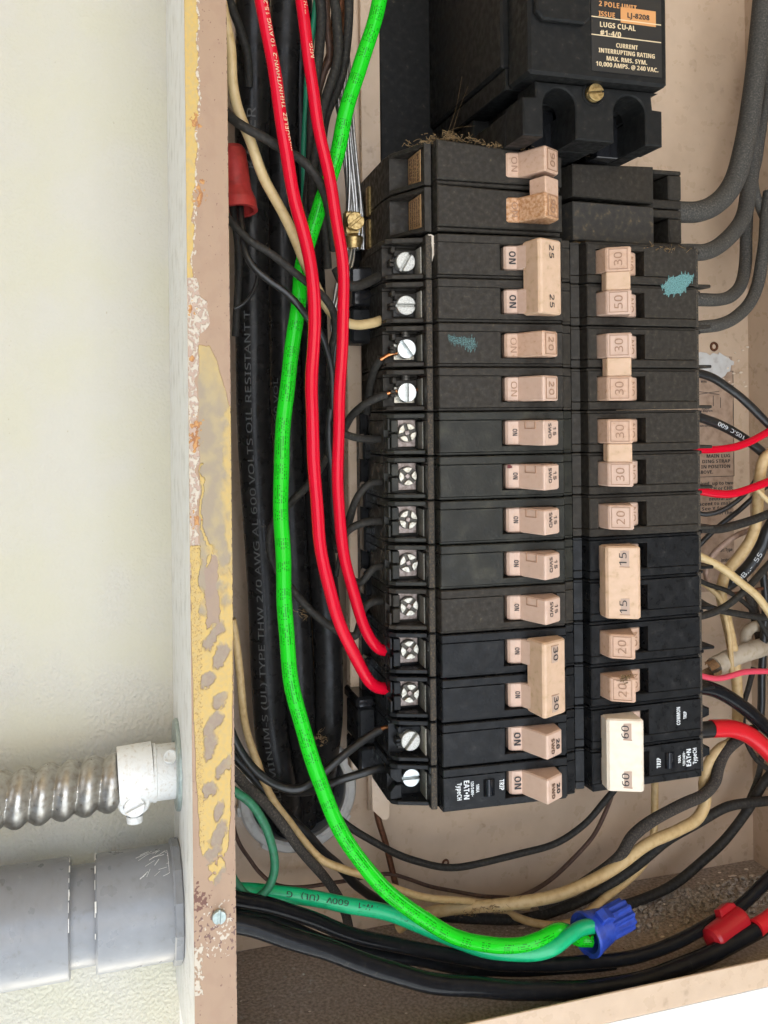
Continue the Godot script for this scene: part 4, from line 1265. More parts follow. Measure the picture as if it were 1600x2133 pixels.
func smear(root: Node3D, poly: Array, sd: int, m: Material, count: int) -> void:   # dry brush strokes of paint
	var rng := RandomNumberGenerator.new()
	rng.seed = sd
	var area := PackedVector2Array()
	for p in poly:
		area.append(p * 1000.0)
	var lo := area[0]
	var hi := area[0]
	for p in area:
		lo = lo.min(p)
		hi = hi.max(p)
	var s := Shape.new()
	var made := 0
	while made < count:
		var c := Vector2(rng.randf_range(lo.x, hi.x), rng.randf_range(lo.y, hi.y))
		if not Geometry2D.is_point_in_polygon(c, area):
			continue
		var h := rng.randf_range(0.5, 1.7)
		var wd := rng.randf_range(0.08, 0.24)
		var lean := rng.randf_range(-0.5, 0.5)
		var p := PackedVector2Array([c + Vector2(-wd, -h * 0.8), c + Vector2(wd * 0.4 + lean * 0.3, -h), c + Vector2(wd + lean * 0.4, -h * 0.1), c + Vector2(wd * 0.7 + lean, h), c + Vector2(-wd * 0.6 + lean, h * 0.8), c + Vector2(-wd * 1.2 + lean * 0.5, 0.1)])
		for k in p.size():
			p[k] *= 0.001
		s.extr(p, Transform3D.IDENTITY, 0.0849, 0.08506 + made * 0.0000012, 0.0)
		made += 1
	var mid := Vector2.ZERO
	for p in area:
		mid += p / area.size()
	var core := []
	for p in area:
		core.append((mid + (p - mid) * 0.86) * 0.001)
	var fill := ragged(core, 0.0849, Transform3D.IDENTITY, 0.00013, 0.0003, sd + 3)
	s.v.append_array(fill.v)
	s.n.append_array(fill.n)
	s.t.append_array(fill.t)
	put("paint_smear", s, m, root, "teal paint smear")


func right_breakers() -> void:
	var d: StandardMaterial3D = mats.plastic_dusty
	var nw: StandardMaterial3D = mats.plastic_new
	var labels := ["uppermost right two pole breaker with teal paint on its right half", "right two pole breaker with tan block handles marked 30, just below the teal painted one", "right two pole breaker with tan block handles marked 30 beside the two red wires"]
	for i in 3:
		var o := right_node("circuit_breaker", labels[i], 3.5 + i * 2)
		for k in 2:
			var oy := PITCH * (0.5 - k)
			pole(o, oy, d, 0.0090, -1, 0.0)
			stubs(o, oy, d)
			handle(o, oy, 0, "50" if i == 0 and k == 0 else "30", mats.handle_old if (i + k) % 2 else mats.handle_pink)
		tie_block(o, mats.handle_cream)
		if i == 0:
			smear(o, [Vector2(0.0188, -0.0050 + 0.0100), Vector2(0.0172, 0.0052), Vector2(0.0075, 0.0038), Vector2(0.0018, -0.0020), Vector2(0.0012, -0.0056), Vector2(0.0062, -0.0064), Vector2(0.0150, -0.0040), Vector2(0.0196, 0.0006)], 9, mats.teal_paint, 80)
	var o := right_node("circuit_breaker", "right single breaker with moulded 20 handle, above the cream double handle marked 15", 9)
	pole(o, 0.0, d, 0.0090, -1, 0.0)
	stubs(o, 0.0, d)
	handle(o, 0.0, 0, "20", mats.handle_pink)
	o = right_node("circuit_breaker", "right two pole breaker with a tall cream handle showing two 15 windows", 10.5)
	for k in 2:
		pole(o, PITCH * (0.5 - k), nw, 0.0090, -1, 0.0)
		stubs(o, PITCH * (0.5 - k), nw)
		handle(o, PITCH * (0.5 - k), 1, "", mats.handle_pink)
	tie_cover(o, mats.handle_cream, "15", 0.0014, true, mats.ink)
	for i in 2:
		o = right_node("circuit_breaker", ["right single 20 breaker with a dirty topped handle, under the cream handle marked 15", "right single 20 breaker with brown fluff on its handle, just above the 60 breaker"][i], 12 + i)
		pole(o, 0.0, nw, 0.0090, -1, 0.0)
		stubs(o, 0.0, nw)
		handle(o, 0.0, 0, "20", mats.handle_old)
	o = right_node("circuit_breaker", "newest right two pole breaker with an ivory handle marked 60 and white COMMON TRIP print", 14.5)
	for k in 2:
		pole(o, PITCH * (0.5 - k), nw, 0.0090, -1, 0.0)
		handle(o, PITCH * (0.5 - k), 1, "", mats.handle_pink)
	tie_cover(o, mats.handle_ivory, "60", 0.0022, true, mats.ink)
	printed_face(o, mats.print_white, PITCH * 0.5 - 0.0008, 0.0036)
	write(o, "COMMON", 0.0019, Vector3(0.0125, -PITCH * 0.5 - 0.0012, 0.0851), Vector3.DOWN, Vector3.RIGHT, mats.print_white, 0.0082)
	write(o, "TRIP", 0.0016, Vector3(0.0090, -PITCH * 0.5 - 0.0012, 0.0851), Vector3.DOWN, Vector3.RIGHT, mats.print_white, 0.0034)
	var s := Shape.new()   # stepped wire guards at its end
	for oy in [PITCH * 0.5, -PITCH * 0.5]:
		s.extr(v2([-0.0002, oy - 0.0075, -0.0060, oy - 0.0070, -0.0100, oy - 0.0040, -0.0112, oy + 0.0010, -0.0145, oy + 0.0020, -0.0145, oy + 0.0055, -0.0080, oy + 0.0075, -0.0002, oy + 0.0078]), Transform3D.IDENTITY, 0.050, 0.0715, 0.0006)
	put("wire_guard", s, nw, o)


func gutter_fittings() -> void:
	# black base that the breakers clip on
	var o := thing("breaker_base", "black moulded base behind the two columns of breakers", "breaker base")
	var s := Shape.new()
	s.box(Vector3(-0.0150, -0.172, 0.001), Vector3(0.134, 0.112, 0.0046), 0.0004)
	put("base_plate", s, mats.plastic_new, o)
	s = Shape.new()
	s.box(Vector3(0.0600, -0.170, 0.0048), Vector3(0.0680, 0.078, 0.060), 0.0005)
	put("centre_spine", s, mats.plastic_new, o)
	# neutral bar down the left of the breakers
	var b := thing("neutral_bar", "dark neutral bar on black supports between the wires and the left breakers", "neutral bar")
	s = Shape.new()
	s.box(Vector3(Vector3(-0.02453, 0.01518, 0.02400).x, Vector3(-0.01984, -0.16987, 0.02400).y, 0.018), Vector3(Vector3(-0.01735, 0.01517, 0.02400).x, Vector3(-0.01878, 0.03832, 0.02400).y, 0.026), 0.0006)
	put("bar", s, mats.box_paint, b)
	s = Shape.new()
	s.box(Vector3(Vector3(-0.02045, 0.01496, 0.03000).x, Vector3(-0.02149, -0.16752, 0.03000).y, 0.004), Vector3(Vector3(-0.00611, 0.01496, 0.03000).x, Vector3(-0.02084, 0.00127, 0.03000).y, 0.032), 0.0006)
	put("insulating_rail", s, mats.plastic_new, b)
	for q in [[Vector3(-0.02788, 0.06823, 0.04400), Vector3(-0.01371, 0.05896, 0.04400), 0.046], [Vector3(-0.02653, 0.05862, 0.04200), Vector3(-0.01646, 0.05022, 0.04200), 0.044], [Vector3(-0.02677, 0.04998, 0.04000), Vector3(-0.01559, 0.03344, 0.04000), 0.042], [Vector3(-0.02651, -0.12985, 0.04200), Vector3(-0.01756, -0.13519, 0.04200), 0.044], [Vector3(-0.02532, -0.13521, 0.04000), Vector3(-0.01669, -0.15266, 0.04000), 0.042], [Vector3(-0.02561, -0.15299, 0.04200), Vector3(-0.01555, -0.16485, 0.04200), 0.044]]:
		s = Shape.new()
		s.box(Vector3(q[0].x, q[1].y, 0.020), Vector3(q[1].x, q[0].y, q[2]), 0.0012)
		put("support_block", s, mats.gloss_black if q[2] > 0.043 else mats.plastic_new, b)
	for y in [Vector3(-0.01742, -0.01466, 0.03400).y, Vector3(-0.01766, -0.03732, 0.03400).y, Vector3(-0.01789, -0.05772, 0.03400).y, Vector3(-0.01811, -0.07811, 0.03400).y, Vector3(-0.01833, -0.09849, 0.03400).y, Vector3(-0.01855, -0.11887, 0.03400).y]:
		s = Shape.new()
		s.box(Vector3(Vector3(-0.02112, -0.03042, 0.03400).x, y - 0.0062, 0.0322), Vector3(Vector3(-0.00929, -0.03078, 0.03400).x, y + 0.0062, 0.040), 0.0010)
		put("support_block", s, mats.gloss_black, b)
	# brass lug on the bare neutral
	var l := thing("ground_lug", "brass screw lug gripping the bare aluminium strands beside the top breaker", "lug")
	s = Shape.new()
	var c := Vector3(-0.02565, 0.08797, 0.04500)
	s.box(c + Vector3(-0.0046, -0.0050, -0.004), c + Vector3(0.0040, 0.0058, 0.0), 0.0009)
	put("clamp_plate", s, mats.brass, l)
	s = Shape.new()
	s.lathe([Vector2(0.0, 0.0), Vector2(0.0046, 0.0), Vector2(0.0050, -0.0008), Vector2(0.0046, -0.0056), Vector2(0.0, -0.0060)], Transform3D(Basis(Vector3.RIGHT, -PI / 2), c + Vector3(0.0004, -0.0052, -0.004)), 20)
	put("lug_body", s, mats.brass, l)
	round_screw(l, c + Vector3(-0.0002, 0.0006, 0.0002), 0.0041, 0.0034, 0.72, 0.0010, mats.brass, mats.screw_dark)
	# bare stranded conductors
	for q in [["bare aluminium strands fanning down to the brass lug", [Vector3(-0.02812, 0.20127, 0.04000), Vector3(-0.02889, 0.17230, 0.04000), Vector3(-0.02892, 0.15197, 0.04100), Vector3(-0.02759, 0.12963, 0.04200), Vector3(-0.02574, 0.10983, 0.04200), Vector3(-0.02476, 0.09437, 0.04200), Vector3(-0.02542, 0.07661, 0.04200)], 22, 0.0040, "aluminium"], ["lower tail of bare aluminium strands behind the right red wire", [Vector3(-0.02620, 0.08137, 0.04000), Vector3(-0.02823, 0.07096, 0.04200), Vector3(-0.03160, 0.06062, 0.04400), Vector3(-0.03494, 0.04933, 0.04600), Vector3(-0.03590, 0.03858, 0.04400)], 9, 0.0024, "aluminium"], ["bare copper strands twisted among the dark wires at the top", [Vector3(-0.03063, 0.19828, 0.04600), Vector3(-0.03243, 0.18015, 0.04700), Vector3(-0.03437, 0.16686, 0.04700), Vector3(-0.03921, 0.15514, 0.04800), Vector3(-0.04192, 0.14907, 0.04600)], 11, 0.0030, "copper_old"]]:
		s = Shape.new()
		var rng := RandomNumberGenerator.new()
		rng.seed = 19 + q[2]
		for i in q[2]:
			var r: float = q[3] * sqrt(rng.randf())
			var a := rng.randf() * TAU
			var pts := []
			for j in q[1].size():
				var tw: float = a + j * 0.45
				var sp := 1.0 + 0.25 * sin(j * 1.3)
				pts.append(q[1][j] + Vector3(cos(tw) * r * sp, 0.0, sin(tw) * r * 0.7))
			s.tube(curve(pts, 5), 0.00075, 7)
		var st := put("strand", s, mats[q[4]])
		st.name = "bare_stranded_wire" if not taken.has("bsw") else "bare_stranded_wire_%03d" % taken["bsw"]
		taken["bsw"] = taken.get("bsw", 0) + 1
		tag(st, q[0], "wire")


func wires() -> void:
	var k3 := [Vector3(-0.0721, 0.1955, 0.0500), Vector3(-0.0719, 0.1627, 0.0475), Vector3(-0.0723, 0.1210, 0.0450), Vector3(-0.0726, 0.0788, 0.0425), Vector3(-0.0722, 0.0362, 0.0400), Vector3(-0.0714, -0.0070, 0.0375), Vector3(-0.0690, -0.0464, 0.0350), Vector3(-0.0667, -0.0819, 0.0325), Vector3(-0.0653, -0.1179, 0.0300), Vector3(-0.0632, -0.1478, 0.0275), Vector3(-0.0593, -0.1692, 0.0250), Vector3(-0.0509, -0.1977, 0.0020), Vector3(-0.0429, -0.2321, -0.0300)]
	var w4 := wire("thick black cable at far left with KAISER ALUMINUM and TYPE THW printed along it", mats.cable, 0.00765, k3, "thick black service cables", "service_cable", "cable")
	var pk := turned(curve(k3))
	write_on(w4, "KAISER ALUMINUM-S (UL) TYPE THW 2/0 AWG AL 600 VOLTS OIL RESISTANT T", pk, 0.00765, 0.0026, 0.0520, 0.42, mats.cable_print, 1.99)
	write_on(w4, "KAISER", pk, 0.00765, 0.0036, 0.365, 0.22, mats.cable_print, 1.7)
	var k8 := [Vector3(-0.0543, 0.2023, 0.0400), Vector3(-0.0560, 0.1679, 0.0383), Vector3(-0.0571, 0.1245, 0.0365), Vector3(-0.0567, 0.0809, 0.0348), Vector3(-0.0561, 0.0481, 0.0330), Vector3(-0.0552, -0.0073, 0.0312), Vector3(-0.0535, -0.0521, 0.0295), Vector3(-0.0511, -0.0973, 0.0277), Vector3(-0.0494, -0.1385, 0.0260), Vector3(-0.0464, -0.1679, 0.0140), Vector3(-0.0428, -0.1980, -0.0020), Vector3(-0.0362, -0.2289, -0.0320)]
	var w9 := wire("middle thick black cable, half hidden behind the bright green wire", mats.cable, 0.00715, k8, "thick black service cables", "service_cable", "cable")
	write_on(w9, "OIL RES 600 VOL", turned(curve(k8)), 0.00715, 0.0025, 0.22, 0.9, mats.cable_print, 1.8)
	var k11 := [Vector3(-0.0488, 0.2062, 0.0330), Vector3(-0.0480, 0.1711, 0.0319), Vector3(-0.0464, 0.1269, 0.0307), Vector3(-0.0439, 0.0825, 0.0296), Vector3(-0.0418, 0.0376, 0.0285), Vector3(-0.0413, -0.0076, 0.0274), Vector3(-0.0397, -0.0531, 0.0262), Vector3(-0.0357, -0.0990, 0.0251), Vector3(-0.0352, -0.1405, 0.0240), Vector3(-0.0350, -0.1646, 0.0140), Vector3(-0.0344, -0.1919, -0.0020), Vector3(-0.0301, -0.2221, -0.0320)]
	var w12 := wire("thick black cable nearest the breakers, entering the white bushing on the right", mats.cable, 0.00704, k11, "thick black service cables", "service_cable", "cable")
	var k13 := [Vector3(-0.0768, 0.1700, 0.0920), Vector3(-0.0727, 0.1481, 0.0910), Vector3(-0.0685, 0.1240, 0.0900), Vector3(-0.0636, 0.0939, 0.0890), Vector3(-0.0585, 0.0710, 0.0890), Vector3(-0.0556, 0.0516, 0.0900), Vector3(-0.0554, 0.0322, 0.0900), Vector3(-0.0561, 0.0032, 0.0890), Vector3(-0.0553, -0.0260, 0.0870), Vector3(-0.0533, -0.0477, 0.0860), Vector3(-0.0496, -0.0659, 0.0840), Vector3(-0.0437, -0.0849, 0.0800), Vector3(-0.0354, -0.1031, 0.0740), Vector3(-0.0277, -0.1152, 0.0680), Vector3(-0.0222, -0.1200, 0.0640), Vector3(-0.0159, -0.1221, 0.0610)]
	var w14 := wire("red wire on the left of the pair, ending at the lower 30 breaker terminal", mats.red, 0.00263, k13, "red wires down the left side")
	write_on(w14, "MIGUELEZ  THHN/THWN-2  10 AWG 15.26mm2)", turned(curve(k13)), 0.00263, 0.0016, 0.246, -0.50, mats.print_cream, 1.45)
	var k16 := [Vector3(-0.0596, 0.1739, 0.0880), Vector3(-0.0565, 0.1490, 0.0880), Vector3(-0.0528, 0.1241, 0.0880), Vector3(-0.0487, 0.1032, 0.0870), Vector3(-0.0453, 0.0818, 0.0870), Vector3(-0.0427, 0.0642, 0.0870), Vector3(-0.0418, 0.0485, 0.0870), Vector3(-0.0427, 0.0249, 0.0860), Vector3(-0.0446, -0.0067, 0.0850), Vector3(-0.0445, -0.0266, 0.0830), Vector3(-0.0429, -0.0429, 0.0800), Vector3(-0.0391, -0.0617, 0.0760), Vector3(-0.0335, -0.0813, 0.0710), Vector3(-0.0280, -0.0950, 0.0670), Vector3(-0.0221, -0.1029, 0.0630), Vector3(-0.0157, -0.1058, 0.0610)]
	var w17 := wire("red wire on the right of the pair, ending at the upper 30 breaker terminal", mats.red, 0.00247, k16, "red wires down the left side")
	write_on(w17, "MIGUELEZ  THHN/THWN-2", turned(curve(k16)), 0.00247, 0.0016, 0.263, -0.50, mats.print_cream, 1.45)
	var k19 := [Vector3(-0.0203, 0.1862, 0.0760), Vector3(-0.0245, 0.1655, 0.0750), Vector3(-0.0297, 0.1508, 0.0740), Vector3(-0.0369, 0.1289, 0.0730), Vector3(-0.0423, 0.1049, 0.0710), Vector3(-0.0488, 0.0851, 0.0700), Vector3(-0.0551, 0.0642, 0.0700), Vector3(-0.0590, 0.0418, 0.0720), Vector3(-0.0626, 0.0171, 0.0730), Vector3(-0.0653, -0.0094, 0.0740), Vector3(-0.0668, -0.0354, 0.0750), Vector3(-0.0666, -0.0636, 0.0770), Vector3(-0.0657, -0.0855, 0.0780), Vector3(-0.0637, -0.1097, 0.0800), Vector3(-0.0599, -0.1289, 0.0810), Vector3(-0.0545, -0.1469, 0.0820), Vector3(-0.0482, -0.1642, 0.0830), Vector3(-0.0394, -0.1799, 0.0840), Vector3(-0.0294, -0.1944, 0.0840), Vector3(-0.0192, -0.2051, 0.0840), Vector3(-0.0075, -0.2155, 0.0840), Vector3(0.0055, -0.2239, 0.0840), Vector3(0.0210, -0.2297, 0.0840), Vector3(0.0342, -0.2313, 0.0850), Vector3(0.0441, -0.2300, 0.0860), Vector3(0.0539, -0.2303, 0.0830), Vector3(0.0630, -0.2359, 0.0770), Vector3(0.0689, -0.2408, 0.0750), Vector3(0.0750, -0.2415, 0.0760)]
	var w20 := wire("long bright green wire with black dotted print sweeping to the blue connector", mats.green, 0.00326, k19)
	var k21 := [Vector3(-0.0892, -0.1948, 0.0720), Vector3(-0.0810, -0.1962, 0.0720), Vector3(-0.0649, -0.2003, 0.0720), Vector3(-0.0445, -0.2062, 0.0730), Vector3(-0.0257, -0.2124, 0.0740), Vector3(-0.0088, -0.2208, 0.0750), Vector3(0.0063, -0.2293, 0.0760), Vector3(0.0190, -0.2343, 0.0780), Vector3(0.0303, -0.2356, 0.0820), Vector3(0.0406, -0.2357, 0.0860), Vector3(0.0489, -0.2340, 0.0880), Vector3(0.0582, -0.2316, 0.0860), Vector3(0.0658, -0.2315, 0.0830), Vector3(0.0753, -0.2341, 0.0790)]
	var w22 := wire("dark green wire with upside down black print twisted with the bright green one", mats.teal, 0.00327, k21)
	write_on(w22, "GR11   VW-1   600V   (UL)   G", turned(curve(k21)), 0.00327, 0.0020, 0.098, -0.55, mats.ink, 1.6)
	var k24 := [Vector3(-0.0904, -0.1476, 0.0840), Vector3(-0.0871, -0.1506, 0.0836), Vector3(-0.0823, -0.1550, 0.0833), Vector3(-0.0780, -0.1614, 0.0829), Vector3(-0.0747, -0.1684, 0.0825), Vector3(-0.0724, -0.1776, 0.0822), Vector3(-0.0722, -0.1854, 0.0818), Vector3(-0.0748, -0.1920, 0.0815), Vector3(-0.0793, -0.1954, 0.0811), Vector3(-0.0840, -0.1934, 0.0807), Vector3(-0.0872, -0.1888, 0.0804), Vector3(-0.0895, -0.1840, 0.0800)]
	var w25 := wire("small dull green wire looping out from behind the lip at lower left", mats.dullgreen, 0.00176, k24)
	var k26 := [Vector3(-0.0917, 0.1708, 0.0860), Vector3(-0.0889, 0.1582, 0.0850), Vector3(-0.0871, 0.1473, 0.0840), Vector3(-0.0862, 0.1345, 0.0820), Vector3(-0.0836, 0.1241, 0.0790), Vector3(-0.0780, 0.1125, 0.0760), Vector3(-0.0722, 0.0993, 0.0750), Vector3(-0.0657, 0.0864, 0.0760), Vector3(-0.0595, 0.0735, 0.0760), Vector3(-0.0548, 0.0615, 0.0760), Vector3(-0.0487, 0.0499, 0.0740), Vector3(-0.0411, 0.0423, 0.0700), Vector3(-0.0315, 0.0396, 0.0660), Vector3(-0.0230, 0.0407, 0.0630), Vector3(-0.0183, 0.0424, 0.0600)]
	var w27 := wire("cream wire from the top left corner passing under the left red wire", mats.cream, 0.00219, k26)
	var k28 := [Vector3(-0.0853, -0.0859, 0.0600), Vector3(-0.0835, -0.0967, 0.0580), Vector3(-0.0811, -0.1180, 0.0540), Vector3(-0.0767, -0.1411, 0.0460), Vector3(-0.0723, -0.1540, 0.0440), Vector3(-0.0700, -0.1616, 0.0480), Vector3(-0.0659, -0.1709, 0.0520), Vector3(-0.0592, -0.1807, 0.0520), Vector3(-0.0522, -0.1900, 0.0520), Vector3(-0.0453, -0.1978, 0.0520), Vector3(-0.0350, -0.2027, 0.0540), Vector3(-0.0247, -0.2062, 0.0560), Vector3(-0.0144, -0.2120, 0.0580), Vector3(-0.0035, -0.2174, 0.0580), Vector3(0.0090, -0.2230, 0.0540), Vector3(0.0289, -0.2317, 0.0460), Vector3(0.0495, -0.2409, 0.0360), Vector3(0.0662, -0.2486, 0.0280)]
	var w29 := wire("thin yellowed wire from behind the lip running down across the bushing", mats.cream2, 0.00171, k28, "cream wires along the box floor")
	var k30 := [Vector3(-0.0025, -0.2475, 0.0280), Vector3(0.0030, -0.2425, 0.0320), Vector3(0.0107, -0.2380, 0.0380), Vector3(0.0289, -0.2335, 0.0460), Vector3(0.0515, -0.2320, 0.0520), Vector3(0.0713, -0.2307, 0.0540), Vector3(0.0874, -0.2275, 0.0540), Vector3(0.1041, -0.2214, 0.0530), Vector3(0.1216, -0.2140, 0.0520), Vector3(0.1400, -0.2107, 0.0500), Vector3(0.1519, -0.2081, 0.0480), Vector3(0.1583, -0.2011, 0.0460), Vector3(0.1590, -0.1923, 0.0440), Vector3(0.1626, -0.1828, 0.0440), Vector3(0.1691, -0.1763, 0.0440), Vector3(0.1784, -0.1730, 0.0420), Vector3(0.1862, -0.1623, 0.0360), Vector3(0.1880, -0.1484, 0.0330), Vector3(0.1878, -0.1352, 0.0320), Vector3(0.1861, -0.1219, 0.0320), Vector3(0.1824, -0.1100, 0.0330), Vector3(0.1785, -0.0980, 0.0340), Vector3(0.1795, -0.0862, 0.0360), Vector3(0.1850, -0.0762, 0.0400), Vector3(0.1898, -0.0666, 0.0440), Vector3(0.1907, -0.0561, 0.0480), Vector3(0.1898, -0.0458, 0.0500), Vector3(0.1895, -0.0332, 0.0520), Vector3(0.1904, -0.0251, 0.0540), Vector3(0.1947, -0.0207, 0.0560)]
	var w31 := wire("thick dirty cream wire arching along the floor and up the right side", mats.cream2, 0.00290, k30, "cream wires along the box floor")
	var k32 := [Vector3(0.0526, -0.2496, 0.0260), Vector3(0.0581, -0.2500, 0.0340), Vector3(0.0647, -0.2515, 0.0380), Vector3(0.0758, -0.2530, 0.0400), Vector3(0.0880, -0.2520, 0.0400), Vector3(0.1058, -0.2470, 0.0360), Vector3(0.1267, -0.2410, 0.0300), Vector3(0.1358, -0.2335, 0.0280), Vector3(0.1392, -0.2186, 0.0280), Vector3(0.1403, -0.2007, 0.0280), Vector3(0.1405, -0.1853, 0.0280)]
	var w33 := wire("thin cream wire dropping behind the 60 breaker to the floor", mats.cream2, 0.00195, k32, "cream wires along the box floor")
	var k34 := [Vector3(-0.0920, 0.1300, 0.0740), Vector3(-0.0886, 0.1231, 0.0800), Vector3(-0.0852, 0.1186, 0.0830), Vector3(-0.0805, 0.1149, 0.0850), Vector3(-0.0736, 0.1121, 0.0840), Vector3(-0.0664, 0.1094, 0.0810), Vector3(-0.0600, 0.1068, 0.0800), Vector3(-0.0548, 0.1028, 0.0800), Vector3(-0.0504, 0.0981, 0.0790), Vector3(-0.0467, 0.0920, 0.0780), Vector3(-0.0432, 0.0850, 0.0720), Vector3(-0.0396, 0.0726, 0.0620)]
	var w35 := wire("black wire crossing over the cream wire near the top left", mats.dustblack, 0.00198, k34, "black wires in the left gutter")
	var k36 := [Vector3(-0.0901, 0.0860, 0.0740), Vector3(-0.0874, 0.0801, 0.0780), Vector3(-0.0836, 0.0754, 0.0800), Vector3(-0.0782, 0.0702, 0.0810), Vector3(-0.0718, 0.0664, 0.0810), Vector3(-0.0633, 0.0604, 0.0810), Vector3(-0.0573, 0.0564, 0.0800), Vector3(-0.0515, 0.0524, 0.0790), Vector3(-0.0465, 0.0482, 0.0770), Vector3(-0.0430, 0.0428, 0.0750), Vector3(-0.0416, 0.0358, 0.0720), Vector3(-0.0424, 0.0266, 0.0660), Vector3(-0.0413, 0.0141, 0.0560)]
	var w37 := wire("dusty grey wire from the lip crossing the green wire to behind the right red wire", mats.dustblack, 0.00159, k36, "black wires in the left gutter")
	var k38 := [Vector3(-0.0811, 0.0893, 0.0660), Vector3(-0.0818, 0.0786, 0.0740), Vector3(-0.0809, 0.0681, 0.0780), Vector3(-0.0778, 0.0614, 0.0800), Vector3(-0.0719, 0.0558, 0.0810), Vector3(-0.0660, 0.0517, 0.0810), Vector3(-0.0599, 0.0461, 0.0810), Vector3(-0.0550, 0.0408, 0.0780), Vector3(-0.0501, 0.0355, 0.0760), Vector3(-0.0462, 0.0267, 0.0730), Vector3(-0.0430, 0.0174, 0.0680), Vector3(-0.0403, 0.0034, 0.0600)]
	var w39 := wire("black wire from under the red connector crossing the green wire at mid height", mats.black, 0.00148, k38, "black wires in the left gutter")
	var k40 := [Vector3(-0.0753, 0.0647, 0.0660), Vector3(-0.0743, 0.0591, 0.0670), Vector3(-0.0753, 0.0551, 0.0680), Vector3(-0.0775, 0.0509, 0.0690), Vector3(-0.0809, 0.0471, 0.0700), Vector3(-0.0845, 0.0450, 0.0700)]
	var w41 := wire("thin glossy black wire curling beside the thick printed cable", mats.black, 0.00080, k40, "black wires in the left gutter")
	var k42 := [Vector3(-0.0837, 0.0910, 0.0620), Vector3(-0.0819, 0.0793, 0.0600), Vector3(-0.0802, 0.0678, 0.0560), Vector3(-0.0800, 0.0517, 0.0520), Vector3(-0.0811, 0.0354, 0.0480)]
	var w43 := wire("short black wire hanging below the red connector", mats.dustblack, 0.00155, k42, "black wires in the left gutter")
	var k44 := [Vector3(-0.0861, 0.1803, 0.0660), Vector3(-0.0834, 0.1706, 0.0660), Vector3(-0.0800, 0.1637, 0.0640), Vector3(-0.0762, 0.1555, 0.0600), Vector3(-0.0746, 0.1433, 0.0540)]
	var w45 := wire("dark wire at the very top left edge beside the lip", mats.dustblack, 0.00182, k44, "black wires in the left gutter")
	var k46 := [Vector3(-0.0388, -0.0138, 0.0500), Vector3(-0.0452, -0.0230, 0.0560), Vector3(-0.0522, -0.0299, 0.0600), Vector3(-0.0601, -0.0366, 0.0620), Vector3(-0.0667, -0.0441, 0.0620), Vector3(-0.0694, -0.0522, 0.0620), Vector3(-0.0679, -0.0622, 0.0620), Vector3(-0.0601, -0.0733, 0.0620), Vector3(-0.0555, -0.0792, 0.0620), Vector3(-0.0497, -0.0859, 0.0620), Vector3(-0.0427, -0.0920, 0.0620), Vector3(-0.0366, -0.0958, 0.0620), Vector3(-0.0319, -0.0966, 0.0620), Vector3(-0.0296, -0.0918, 0.0620), Vector3(-0.0280, -0.0860, 0.0620), Vector3(-0.0247, -0.0832, 0.0620), Vector3(-0.0176, -0.0830, 0.0590)]
	var w47 := wire("grey wire bulging out between the thick cables and dipping under both red wires", mats.dustblack, 0.00176, k46, "black wires in the left gutter")
	var k48 := [Vector3(-0.0449, 0.1890, 0.0580), Vector3(-0.0431, 0.1769, 0.0571), Vector3(-0.0435, 0.1613, 0.0563), Vector3(-0.0450, 0.1505, 0.0554), Vector3(-0.0469, 0.1330, 0.0546), Vector3(-0.0482, 0.1140, 0.0537), Vector3(-0.0493, 0.0950, 0.0529), Vector3(-0.0506, 0.0781, 0.0520)]
	var w49 := wire("dark grey wire descending from the top between the right red and green wires", mats.dustblack, 0.00223, k48, "black wires in the left gutter")
	var k50 := [Vector3(-0.0401, 0.1869, 0.0640), Vector3(-0.0378, 0.1752, 0.0629), Vector3(-0.0369, 0.1572, 0.0617), Vector3(-0.0402, 0.1434, 0.0606), Vector3(-0.0435, 0.1326, 0.0594), Vector3(-0.0460, 0.1193, 0.0583), Vector3(-0.0476, 0.1068, 0.0571), Vector3(-0.0483, 0.0901, 0.0560)]
	var w51 := wire("long dark grey wire curving behind the right red wire near the top", mats.dustblack, 0.00221, k50, "black wires in the left gutter")
	var k52 := [Vector3(-0.0308, 0.1899, 0.0600), Vector3(-0.0316, 0.1699, 0.0588), Vector3(-0.0332, 0.1564, 0.0575), Vector3(-0.0365, 0.1440, 0.0563), Vector3(-0.0403, 0.1334, 0.0550), Vector3(-0.0423, 0.1208, 0.0538), Vector3(-0.0430, 0.1040, 0.0525), Vector3(-0.0420, 0.0872, 0.0513), Vector3(-0.0398, 0.0660, 0.0500)]
	var w53 := wire("dark grey wire just left of the bare strands at the top", mats.dustblack, 0.00202, k52, "black wires in the left gutter")
	var k54 := [Vector3(-0.0381, 0.0352, 0.0580), Vector3(-0.0397, 0.0162, 0.0564), Vector3(-0.0413, -0.0072, 0.0548), Vector3(-0.0398, -0.0244, 0.0532), Vector3(-0.0374, -0.0460, 0.0516), Vector3(-0.0358, -0.0614, 0.0500)]
	var w55 := wire("dark wire squeezed between the middle thick cable and the right red wire", mats.black, 0.00193, k54, "black wires in the left gutter")
	var k56 := [Vector3(-0.0255, -0.0310, 0.0560), Vector3(-0.0287, -0.0386, 0.0544), Vector3(-0.0306, -0.0458, 0.0528), Vector3(-0.0329, -0.0532, 0.0512), Vector3(-0.0353, -0.0615, 0.0496), Vector3(-0.0368, -0.0725, 0.0480)]
	var w57 := wire("thin grey wire sloping behind the right red wire at mid height", mats.dustblack, 0.00097, k56, "black wires in the left gutter")
	var k58 := [Vector3(-0.0433, 0.1919, 0.0520), Vector3(-0.0447, 0.1793, 0.0510), Vector3(-0.0466, 0.1644, 0.0500), Vector3(-0.0479, 0.1453, 0.0490), Vector3(-0.0488, 0.1262, 0.0480), Vector3(-0.0497, 0.1049, 0.0470), Vector3(-0.0503, 0.0857, 0.0460)]
